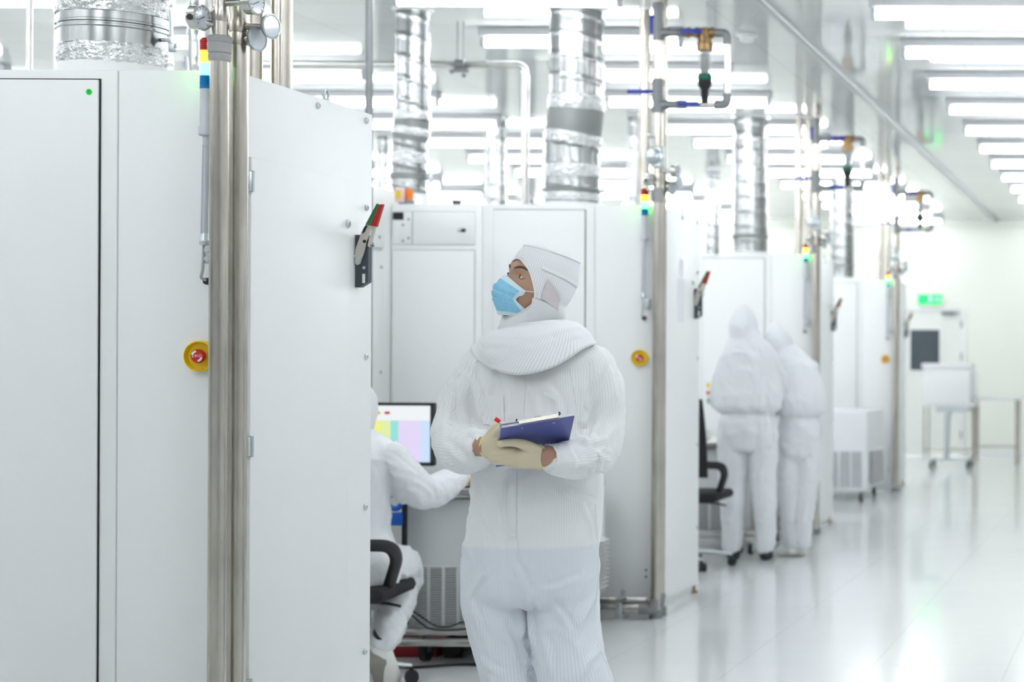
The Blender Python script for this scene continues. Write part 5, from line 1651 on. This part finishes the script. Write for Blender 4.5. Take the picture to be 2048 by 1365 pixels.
if rimset:
    v = next(iter(rimset)); loop = [v]; seen.add(v)
    while True:
        nx = [e.other_vert(v) for e in v.link_edges if e.is_boundary and e.other_vert(v) in rimset and e.other_vert(v) not in seen]
        if not nx:
            break
        v = nx[0]; loop.append(v); seen.add(v)
    pts = [x.co.copy() for x in loop] + [loop[0].co.copy()]
    part('face_hem', MB().sweep(pts, 0.0025, 8), M['suit_plain'], hood, 'white hem around the face', angle=None)
bm.free()
stripe_attr(me, [(HL(0, -0.01, -0.2) - base, HL(0, -0.01, 0.112) - base, .1, -fx_), (HL(-0.3, -0.01, 0.16) - base, HL(0.3, -0.01, 0.16) - base, .055, -bx_)])
sol = hood.modifiers.new('thick', 'SOLIDIFY'); sol.thickness = 0.0015
seamp = []
for k in range(61):
    t = 2 * PI * k / 60
    nz = 0.0012 * math.sin(5 * t)
    seamp.append(HL((0.0725 + nz) * math.sin(t), -0.016 + (0.0885 + nz) * math.cos(t), 0.1075) - base)
part('crown_seam', MB().sweep(seamp, 0.0022, 6), M['suit_plain'], hood, angle=None)
# thin mesh ear window and strap on his left side
def hood_pt(t, b, lift):
    for (p, q) in zip(prof[:-1], prof[1:]):
        if q[0] <= b <= p[0]:
            s = (p[0] - b) / (p[0] - q[0])
            ra_, rf_, of = (p[i] * (1 - s) + q[i] * s for i in (1, 2, 3))
            a, f = ra_ * math.sin(t), of + rf_ * math.cos(t)
            if math.cos(t) > 0 and b < -0.02:
                f -= 0.012 * min(1, (-0.02 - b) / 0.08) * math.cos(t)
            nz = noise.noise(Vector((a * 14 + 3, f * 14, b * 9)))
            nz2 = noise.noise(Vector((a * 34, f * 34 + 9, b * 20)))
            g = 1 + 0.020 * nz + 0.010 * nz2
            return HL(a * g + lift * math.sin(t), f * g + lift * math.cos(t), b + 0.002 * nz) - base
def hood_patch(t0, t1, b0_, b1_, lift, n=14, shape=None):
    vs = []
    for j in range(n + 1):
        for i in range(n + 1):
            u, v = i / n, j / n
            t, b = t0 + (t1 - t0) * u, b0_ + (b1_ - b0_) * v
            if shape:
                t, b = shape(u, v)
            vs.append(hood_pt(t, b, lift))
    fs = [(j * (n + 1) + i, j * (n + 1) + i + 1, (j + 1) * (n + 1) + i + 1, (j + 1) * (n + 1) + i) for j in range(n) for i in range(n)]
    return MB().add(vs, fs)
M['ear_mesh'] = mat('sheer ear window fabric', (0.68, 0.62, 0.64), 0.8)
part('ear_window', hood_patch(0, 0, 0, 0, 0.0052, 14, lambda u, v: (1.22 + 0.62 * u, 0.028 - 0.05 * u - (0.062 - 0.03 * u) * v)), M['ear_mesh'], hood, 'sheer pinkish ear window', angle=None)
part('side_band', hood_patch(1.05, 2.6, 0.042, 0.030, 0.0026, 14, lambda u, v: (0.95 + 1.7 * u, 0.060 - 0.018 * u - 0.011 * v)), M['suit_plain'], hood, 'white strap round the hood', angle=None)
part('neck_tab', hood_patch(0, 0, 0, 0, 0.0030, 12, lambda u, v: (0.95 + 0.95 * u, -0.040 - 0.004 * u - 0.075 * v)), M['hood'], hood, 'striped neck tab', angle=None)
for ch in hood.children:
    if ch.name.startswith('neck_tab'):
        stripe_attr(ch.data, [(HL(0, -0.01, -0.2) - base, HL(0, -0.01, 0.112) - base, .1, -fx_)])

# cape of the hood over the shoulders
NT = 96
tp = H(1066, 651, -0.005)
rows = []
hem_pts = [(0.0, H(1190, 684, 0.0)), (0.6, H(1160, 700, -.105)), (1.05, H(1110, 733, -.150)), (1.5, H(1045, 749, -.166)), (2.1, H(990, 740, -.135)), (2.7, H(957, 718, -.07)), (3.14, H(950, 693, 0.01)), (3.9, H(990, 672, .12)), (4.7, H(1085, 664, .16)), (5.5, H(1155, 668, .12)), (6.283, H(1190, 684, 0.0))]
def hem_at(t):
    n = len(hem_pts) - 1
    for k in range(n):
        t0, p1 = hem_pts[k]; t1, p2 = hem_pts[k + 1]
        if t0 <= t <= t1:
            x = (t - t0) / (t1 - t0)
            p0 = hem_pts[(k - 1) % n][1]; p3 = hem_pts[(k + 2) % n if k + 2 > n else k + 2][1]
            return 0.5 * ((2 * p1) + (p2 - p0) * x + (2 * p0 - 5 * p1 + 4 * p2 - p3) * x * x + (3 * p1 - p0 - 3 * p2 + p3) * x ** 3)
    return hem_pts[-1][1]
NS = 26
for i in range(NS + 1):
    u = i / NS
    row = []
    for j in range(NT):
        t = 2 * PI * j / NT
        top = tp + Vector((0.098 * math.cos(t), -0.102 * math.sin(t), 0.004 + 0.014 * math.cos(t)))
        hp_ = hem_at(t)
        p = top.lerp(hp_, u)
        out = (hp_ - top); out.z = 0; out.normalize()
        p += out * (0.018 * math.sin(PI * u) * (0.6 + 0.4 * math.sin(t))) + Vector((0, 0, 0.016 * math.sin(PI * u) * (0.9 - 0.5 * abs(math.cos(t)))))
        if u < 0.25:
            p += out * (-0.02 * math.sin(PI * u / 0.25)) * 0.6
        p += out * (0.006 * noise.noise(Vector((3 * math.cos(t), 3 * math.sin(t), u * 2.2))) * u + 0.004 * noise.noise(Vector((t * 2.2, u * 7, 3.3))))
        p += Vector((0, 0, 0.004 * noise.noise(Vector((t * 1.5, u * 9, 8.1)))))
        row.append(p - base)
    rows.append(row)
cp_ = MB().rings(rows, cap=False).build('hood_cape', M['hood'], hood, None, True, None)
cp_['label'] = 'striped cape of the hood over the shoulders'
# keep the cape clear of the suit
bmc = bmesh.new(); bmc.from_mesh(suit.data); bv2 = BVHTree.FromBMesh(bmc)
for v in cp_.data.vertices:
    loc, nr, _, dist = bv2.find_nearest(v.co)
    if loc is not None:
        sd = (v.co - loc).dot(nr)
        if sd < 0.006:
            v.co = v.co + nr * (0.006 - sd)
bmc.free()
stripe_attr(cp_.data, [(H(1020, 800) - base, H(1130, 600) - base, .15, (0.2, 1, 0))])
sol = cp_.modifiers.new('thick', 'SOLIDIFY'); sol.thickness = 0.002
hem_line = [Vector(cp_.data.vertices[NS * NT + j].co) for j in range(NT)] + [Vector(cp_.data.vertices[NS * NT].co)]
seam_o = MB().sweep(hem_line, 0.0020, 6)
tagme = part('cape_hem', seam_o, M['suit_plain'], man, angle=None)

# gloved hands
def slab(mb, rows_):
    rr = []
    for c, h_, t_, axv in rows_:
        axv = Vector((axv[0], axv[1], 0)).normalized()
        w_ = Vector((-axv.y, axv.x, 0))
        rr.append([c + w_ * (math.sin(2 * PI * k / 24) * t_) + Vector((0, 0, math.cos(2 * PI * k / 24) * h_)) for k in range(24)])
    mb.rings(rr)
def cuff(parent, c, h_, t_, axv):
    axv = Vector((axv[0], axv[1], 0)).normalized()
    w_ = Vector((-axv.y, axv.x, 0))
    pts = [c - base + w_ * (math.sin(2 * PI * k / 40) * t_) + Vector((0, 0, math.cos(2 * PI * k / 40) * h_)) + axv * (0.0015 * math.sin(8 * PI * k / 40)) for k in range(41)]
    part('glove_cuff', MB().sweep(pts, 0.0024, 8), M['latex_cuff'], parent, 'yellow rolled cuff', angle=None)
gl = MB()
slab(gl, [(H(1079, 914, -.257), .0345, .031, (-.6, -.8)), (H(1070, 914, -.268), .035, .028, (-.7, -.7)), (H(1056, 914, -.282), .034, .024, (-.85, -.5)), (H(1040, 916, -.292), .030, .019, (-1, -.25)), (H(1024, 916, -.297), .027, .016, (-1, 0)), (H(1014, 916, -.296), .022, .011, (-1, .1))])
for k, (ys, le) in enumerate(((900, 0), (908, 2), (916, 1), (923, -7))):
    limb(gl, [H(1030, ys + 1, -.296), H(1012, ys + 1, -.304), H(997 - le, ys + 1, -.300), H(985 - le, ys + 1, -.280), H(980 - le, ys, -.262)], [.0108, .0104, .010, .0094, .0082], 12, 3)
limb(gl, [H(1069, 900, -.276), H(1050, 891, -.306), H(1030, 886, -.322), H(1013, 886, -.326), H(1000, 888.5, -.324)], [.018, .0150, .0125, .0114, .0108], 14, 4)
g1 = grow('glove', gl, M['latex'], man, base, 0.0023, 2, label='cream latex glove on the hand under the clipboard')
cuff(g1, H(1079, 914, -.257), .0345, .031, (-.6, -.8))
gr = MB()
slab(gr, [(H(977, 893, -.255), .0345, .030, (.85, -.5)), (H(981, 892.5, -.260), .038, .028, (.9, -.45)), (H(985, 891, -.268), .045, .023, (1, -.3)), (H(992, 888, -.280), .044, .018, (1, -.2)), (H(1000, 882, -.292), .034, .013, (1, -.2))])
for (x, y, dy, r_) in ((1002, 857, -.300, .0108), (999, 861, -.306, .0105), (996, 865, -.300, .010)):
    limb(gr, [H(988, y + 16, -.272), H(x, y + 1, dy), H(x + 14, y - 2, dy - .014), H(x + 24, y, dy - .016), H(x + 26, y + 6, dy - .008)], [r_ * 1.15, r_ * 1.08, r_, r_ * 0.95, r_ * 0.85], 12, 3)
limb(gr, [H(982, 874, -.262), H(992, 858, -.275), H(1006, 852, -.290), H(1019, 854, -.305)], [.017, .0142, .0122, .0105], 12, 3)
limb(gr, [H(986, 905, -.272), H(994, 917, -.282), H(1002, 922, -.270)], [.014, .012, .0105], 12, 3)
g2 = grow('glove', gr, M['latex'], man, base, 0.0023, 2, label='cream latex glove on the hand holding the red pen')
cuff(g2, H(977, 893, -.255), .0345, .030, (.85, -.5))
def sleeve_end(c, h_, t_, axv):
    axv = Vector((axv[0], axv[1], 0)).normalized()
    w_ = Vector((-axv.y, axv.x, 0))
    rows = []
    for i in range(7):
        u = i / 6
        rr = []
        for k in range(96):
            a = 2 * PI * k / 96
            rip = 1 + 0.035 * math.sin(13 * a + 0.7 * math.sin(3 * a)) * (0.5 + 0.5 * math.cos(2 * PI * u)) + 0.10 * (2 * u - 1) ** 2
            rr.append(c - base + w_ * (math.sin(a) * t_ * rip) + Vector((0, 0, math.cos(a) * h_ * rip)) + axv * (0.022 * (u - 0.6)))
        rows.append(rr)
    o = MB().rings(rows, cap=False).build('sleeve_cuff', M['suit_plain'], suit, None, True, None)
    sol_ = o.modifiers.new('thick', 'SOLIDIFY'); sol_.thickness = 0.003
    o['label'] = 'gathered elastic sleeve end'
sleeve_end(H(962, 894, -.240), .0365, .036, (.85, -.5))
sleeve_end(H(1102, 916.5, -.240), .037, .037, (-.55, -.83))
# overshoes
for cx_ in (1040, 1160):
    c = H(cx_, 1610)
    sh = MB()
    limb(sh, [Vector((c.x, D0 + 0.05, 0.06)), Vector((c.x - 0.01, D0 - 0.03, 0.06)), Vector((c.x - 0.03, D0 - 0.17, 0.045))], [(.05, .05), (.052, .052), (.048, .036)])
    limb(sh, [Vector((c.x, D0 + 0.01, 0.08)), Vector((c.x, D0 + 0.01, 0.16))], [.05, .05])
    for i, v in enumerate(sh.v):
        sh.v[i] = (v[0], v[1], max(v[2], 0.004))
    so = grow('shoe', sh, M['shoe'], man, base, 0.006, 3)
    part('sole', MB().box(c.x - base.x - 0.075, c.x - base.x + 0.045, D0 - base.y - 0.215, D0 - base.y + 0.095, 0.0, 0.016, 0.006), M['sole'], so)

# clipboard and pen
TLc, TRc, BLc = H(994, 860, -.40), H(1141, 835, -.31), H(992, 935, -.155)
ex_, ey_ = (TRc - TLc), (TLc - BLc)
wd_, ln_ = ex_.length, ey_.length
ex_.normalize(); ey_ = (ey_ - ex_ * ey_.dot(ex_)).normalized()
ez_ = ex_.cross(ey_)
if ez_.z < 0:
    ez_ = -ez_
cb = thing('clipboard', 'blue plastic clipboard held in front of the man in the striped suit', 'clipboard', BLc)
def CB(x, y, z):
    return ex_ * x + ey_ * y + ez_ * z
def cb_box(x0, x1, y0, y1, z0, z1):
    return MB().add([CB(x, y, z) for x in (x0, x1) for y in (y0, y1) for z in (z0, z1)], [(0, 1, 3, 2), (4, 6, 7, 5), (0, 4, 5, 1), (2, 3, 7, 6), (0, 2, 6, 4), (1, 5, 7, 3)])
part('board', cb_box(0, wd_, 0, ln_, 0, 0.003), M['board'], cb, smooth=False)
part('paper_stack', cb_box(0.004, wd_ - 0.002, 0.02, ln_ - 0.004, 0.003, 0.011), M['paper'], cb, 'stack of white paper', smooth=False)
part('paper_sheet', MB().add([CB(-0.001, ln_ * 0.35, 0.0112), CB(wd_ * 0.36, ln_ * 0.35, 0.0112), CB(wd_ * 0.36, ln_ + 0.002, 0.0125), CB(-0.001, ln_ + 0.002, 0.015), CB(-0.001, ln_ * 0.35, 0.0117), CB(wd_ * 0.36, ln_ * 0.35, 0.0117), CB(wd_ * 0.36, ln_ + 0.002, 0.013), CB(-0.001, ln_ + 0.002, 0.0155)], [(0, 1, 2, 3), (7, 6, 5, 4), (0, 4, 5, 1), (1, 5, 6, 2), (2, 6, 7, 3), (3, 7, 4, 0)]), M['paper'], cb, smooth=False)
c0, c1 = wd_ * 0.25, wd_ * 0.79
mb = MB()
n = 10
rr = []
for x in (c0, c1):
    rr.append([CB(x, ln_ - 0.002 - 0.03 * (k / n), 0.011 + 0.010 * math.sin(PI * k / n)) for k in range(n + 1)] + [CB(x, ln_ - 0.002 - 0.03 * (k / n), 0.009 + 0.010 * math.sin(PI * k / n)) for k in range(n, -1, -1)])
mb.rings(rr)
cl = part('clip', mb, M['chrome'], cb, 'chrome clip on the top edge')
for sx, cx0 in ((-1, c0), (1, c1)):
    part('clip_spring', MB().sweep([CB(cx0 + sx * 0.002, ln_ - 0.006, 0.014), CB(cx0 + sx * 0.006, ln_ - 0.002, 0.017), CB(cx0 + sx * 0.003, ln_ + 0.002, 0.020)], 0.0022, 8), M['black'], cl)
part('clip_lip', cb_box(c0, c1, ln_ - 0.002, ln_ + 0.001, 0.0055, 0.016), M['lever_metal'], cl, smooth=False)
part('clip_tab', MB().sweep([CB(wd_ * 0.47, ln_ - 0.01, 0.020), CB(wd_ * 0.56, ln_ - 0.01, 0.020)], [(0.008, 0.004)] * 2, 10), M['chrome'], cl)
for x in (wd_ * 0.29, wd_ * 0.72):
    part('rivet', MB().sweep([CB(x, ln_ - 0.018, -0.0012), CB(x, ln_ - 0.018, 0.0)], 0.0034, 12), M['chrome'], cb)
pn = thing('pen', 'red pen in the gloved hand behind the clipboard', 'pen', H(991, 839, -.325))
p0, p1 = H(991, 839, -.325), H(1024, 859, -.330)
dv = (p1 - p0)
part('barrel', MB().sweep([dv * 0.28, dv * 0.92, dv], [0.0042, 0.0042, 0.001], 14), M['paper'], pn)
part('cap', MB().sweep([dv * -0.02, dv * 0.0, dv * 0.30], [0.0035, 0.0052, 0.0052], 14), M['pen_red'], pn, 'red cap')
part('clip', MB().sweep([dv * 0.02 + Vector((0, 0, .0065)), dv * 0.26 + Vector((0, 0, .0065))], [(0.0015, 0.001)] * 2, 8), M['pen_red'], pn)


# ---- workers in plain white two piece suits ------------------------------------
def worker(label, d, px, torso, limbs, head, hood_r, feet, seed, gloves=(), shoe='shoe'):
    """All coordinates are world points; limbs are (points, radii)."""
    root = Vector((px.x, d, 0))
    t = thing('person', label, 'person', root)
    mb = MB()
    rr = [hring(c, a, b, 26) for c, a, b in torso]
    mb.rings(rr)
    body = MB()
    body.rings([hring(c, max(0.04, a - 0.03), max(0.04, b - 0.03), 20) for c, a, b in torso])
    for pts, rad in limbs:
        limb(mb, pts, rad)
        limb(body, pts, [max(0.028, r * 0.68) if not hasattr(r, '__len__') else max(0.028, r[0] * 0.68) for r in rad])
    hc, tilt = head
    body.ball(hc, (0.062, 0.072, 0.092), 20, 14)
    limb(body, [hc - Vector((0, 0, 0.03)), torso[-1][0] - Vector((0, 0, 0.02))], [.055, .06])
    for f in feet:
        limb(body, f, [.035, .035, .028])
    for g in gloves:
        limb(body, g, [.024] * len(g))
    grow('body', body, M['skin'], t, root, 0.012, 2)
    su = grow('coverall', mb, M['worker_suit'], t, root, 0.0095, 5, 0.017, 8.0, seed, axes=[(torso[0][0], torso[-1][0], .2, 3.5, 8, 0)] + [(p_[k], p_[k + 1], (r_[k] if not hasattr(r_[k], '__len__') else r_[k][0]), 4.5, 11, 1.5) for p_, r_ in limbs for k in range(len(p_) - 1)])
    # hood with a pointed back and a skirt on the shoulders
    hm = MB()
    rr = []
    for h, r in ((1.22, .06), (1.08, .28), (0.82, .58), (0.45, .86), (0.05, 1.0), (-0.3, .98), (-0.7, .90), (-1.05, .88), (-1.25, 1.0), (-1.42, 1.12), (-1.55, 1.18)):
        c = hc + tilt * (h * 0.125)
        rr.append(hring(c, hood_r[0] * r, hood_r[1] * r, 24))
    hm.rings(rr)
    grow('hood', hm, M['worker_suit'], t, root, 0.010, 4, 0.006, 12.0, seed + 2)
    for f in feet:
        s = MB(); limb(s, f, [(.045, .045), (.045, .045), (.04, .034)])
        for i, v in enumerate(s.v):
            s.v[i] = (v[0], v[1], v[2])
        grow('shoe', s, M[shoe], t, root, 0.009, 2)
    for g in gloves:
        # palm, four fingers and a thumb
        s = MB()
        wpt, k1, tip = g
        dirn = (k1 - wpt).normalized(); side = dirn.cross(Vector((0, 0, 1))).normalized()
        limb(s, [wpt, wpt.lerp(k1, 0.6), k1], [.03, .034, .030], 14)
        for i in range(4):
            o_ = side * (0.017 * (i - 1.5))
            ln = (tip - k1) * (0.85, 1.0, 0.95, 0.72)[i]
            limb(s, [k1 + o_ * 0.9, k1 + o_ + ln * 0.5 + Vector((0, 0, 0.012)), k1 + o_ + ln + Vector((0, 0, -0.012))], [.0105, .010, .0085], 10)
        limb(s, [wpt.lerp(k1, 0.4) + side * -0.025, k1 + side * -0.045 + Vector((0, 0, -0.01)), k1 + side * -0.04 + dirn * 0.03 + Vector((0, 0, -.018))], [.014, .012, .010], 10)
        grow('glove', s, M['latex'], t, root, 0.0045, 2, label='cream glove')
    return t, root, su

# seated worker between the foreground cabinet and the work table
ds = 7.22
Q = lambda x, y, dy=0.0: W(x, y, ds + dy)
tor = [(Q(706, 1170, -.02), .17, .15), (Q(706, 1120, -.02), .185, .16), (Q(697, 1060, 0.0), .150, .145), (Q(693, 980, .01), .165, .14), (Q(697, 915, .03), .195, .135), (Q(700, 885, .05), .165, .115), (Q(703, 862, .06), .09, .08)]
armR = [Q(768, 915, .03), Q(800, 950, .06), Q(838, 984, .12), Q(872, 980, .24), Q(902, 964, .38), Q(913, 961, .44)]
armL = [Q(630, 915, .03), Q(606, 990, .06), Q(620, 1010, .25), Q(690, 985, .45)]
legr = [Q(745, 1140, 0.0), Q(790, 1130, .22), Q(806, 1150, .36), Q(790, 1215, .22), Q(768, 1285, .02)]
legl = [Q(660, 1140, 0.0), Q(650, 1130, .30), Q(655, 1150, .42), Q(655, 1230, .42), Q(652, 1330, .42)]
seated, sroot, ssuit = worker('seated worker in a white hooded suit at the monitor, mostly hidden by the foreground cabinet', ds, Q(700, 1000), tor,
       [(armR, [.080, .075, .072, .062, .052, .036]), (armL, [.078, .068, .06, .045]), (legr, [.095, .088, .080, .072, .056]), (legl, [.095, .088, .08, .065, .055])],
       (Q(703, 818, .06), Vector((0.05, 0.1, 1)).normalized()), (.095, .115), [[Q(650, 1355, .40), Q(650, 1362, .50), Q(650, 1366, .58)]], 5,
       gloves=[[Q(912, 962, .43), Q(924, 961, .50), Q(934, 966, .56)]])
# his tucked back white shoe, sole towards the camera
sh = MB()
limb(sh, [Q(756, 1288, .03), Q(764, 1320, -.01), Q(776, 1358, .03), Q(778, 1372, .06)], [(.046, .040), (.052, .034), (.054, .034), (.04, .025)], 18)
so = grow('shoe', sh, M['shoe'], seated, sroot, 0.007, 3, label='white canvas shoe tucked under the chair')
sl = MB()
limb(sl, [Q(750, 1300, -.012), Q(757, 1325, -.045), Q(767, 1358, -.008), Q(770, 1370, .02)], [(.034, .010), (.040, .010), (.042, .010), (.03, .010)], 16)
grow('sole', sl, M['sole'], so, sroot, 0.006, 2, label='grey ribbed sole')
part('sock', MB().sweep([Q(770, 1270, .02) - sroot, Q(760, 1296, .03) - sroot], [.047, .044], 18), M['black'], seated, 'dark sock band')

# two standing workers seen from behind
d1 = 11.80
Q1 = lambda x, y, dy=0.0: W(x, y, d1 + dy)
tor = [(Q1(1496, 905), .09, .085), (Q1(1496, 897), .15, .11), (Q1(1495, 885), .175, .115), (Q1(1495, 868), .195, .128), (Q1(1496, 845), .195, .13), (Q1(1496, 830), .172, .112), (Q1(1496, 826), .172, .112), (Q1(1496, 822), .205, .14), (Q1(1496, 812), .226, .152), (Q1(1496, 790), .225, .15), (Q1(1496, 745), .205, .135), (Q1(1497, 712), .185, .12), (Q1(1496, 690), .145, .10), (Q1(1494, 672), .095, .08), (Q1(1491, 655), .07, .07)]
worker('standing worker in white with back turned, the left one of the pair in the distance', d1, Q1(1495, 1000), tor,
       [([Q1(1456, 722), Q1(1442, 760, .06), Q1(1437, 800, .16), Q1(1450, 805, .30)], [.062, .058, .055, .045]),
        ([Q1(1540, 722), Q1(1560, 765, .06), Q1(1560, 805, .16), Q1(1540, 805, .30)], [.062, .058, .055, .045]),
        ([Q1(1466, 870), Q1(1465, 960), Q1(1465, 1030), Q1(1466, 1093, .01)], [.105, .088, .075, .062]),
        ([Q1(1526, 870), Q1(1527, 960), Q1(1531, 1030), Q1(1532, 1093, .01)], [.105, .088, .075, .062])],
       (Q1(1487, 652, .02), Vector((0.0, 0.08, 1)).normalized()), (.095, .115),
       [[Q1(1467, 1109, .0), Q1(1466, 1109, .10), Q1(1464, 1111, .17)], [Q1(1532, 1109, .0), Q1(1533, 1109, .10), Q1(1535, 1111, .17)]], 11, shoe='sole_dark')
d2 = 12.02
Q2 = lambda x, y, dy=0.0: W(x, y, d2 + dy)
tor = [(Q2(1597, 922), .08, .09), (Q2(1597, 908), .125, .125), (Q2(1597, 892), .135, .125), (Q2(1598, 870), .150, .135), (Q2(1600, 850), .148, .135), (Q2(1600, 837), .128, .115), (Q2(1600, 833), .128, .115), (Q2(1600, 829), .155, .14), (Q2(1600, 820), .176, .15), (Q2(1598, 800), .18, .155), (Q2(1594, 758, .02), .165, .135), (Q2(1587, 728, .04), .145, .12), (Q2(1578, 708, .06), .105, .10), (Q2(1568, 692, .08), .07, .075)]
worker('stooping worker in white, the right one of the pair in the distance', d2, Q2(1597, 1000), tor,
       [([Q2(1555, 725, .02), Q2(1552, 775, .06), Q2(1553, 815, .14), Q2(1540, 830, .26)], [.060, .056, .052, .042]),
        ([Q2(1620, 735, .04), Q2(1627, 785, .06), Q2(1615, 810, .18), Q2(1590, 815, .30)], [.060, .056, .052, .042]),
        ([Q2(1578, 890), Q2(1580, 960), Q2(1582, 1030), Q2(1585, 1086, .01)], [.10, .088, .074, .062]),
        ([Q2(1615, 890), Q2(1612, 960), Q2(1605, 1030), Q2(1602, 1086, .01)], [.09, .083, .074, .062])],
       (Q2(1558, 682, .10), Vector((-0.25, 0.25, 1)).normalized()), (.09, .11),
       [[Q2(1585, 1100, .0), Q2(1578, 1101, .02), Q2(1560, 1104, .04)], [Q2(1604, 1100, .02), Q2(1600, 1101, .04), Q2(1585, 1104, .08)]], 17)
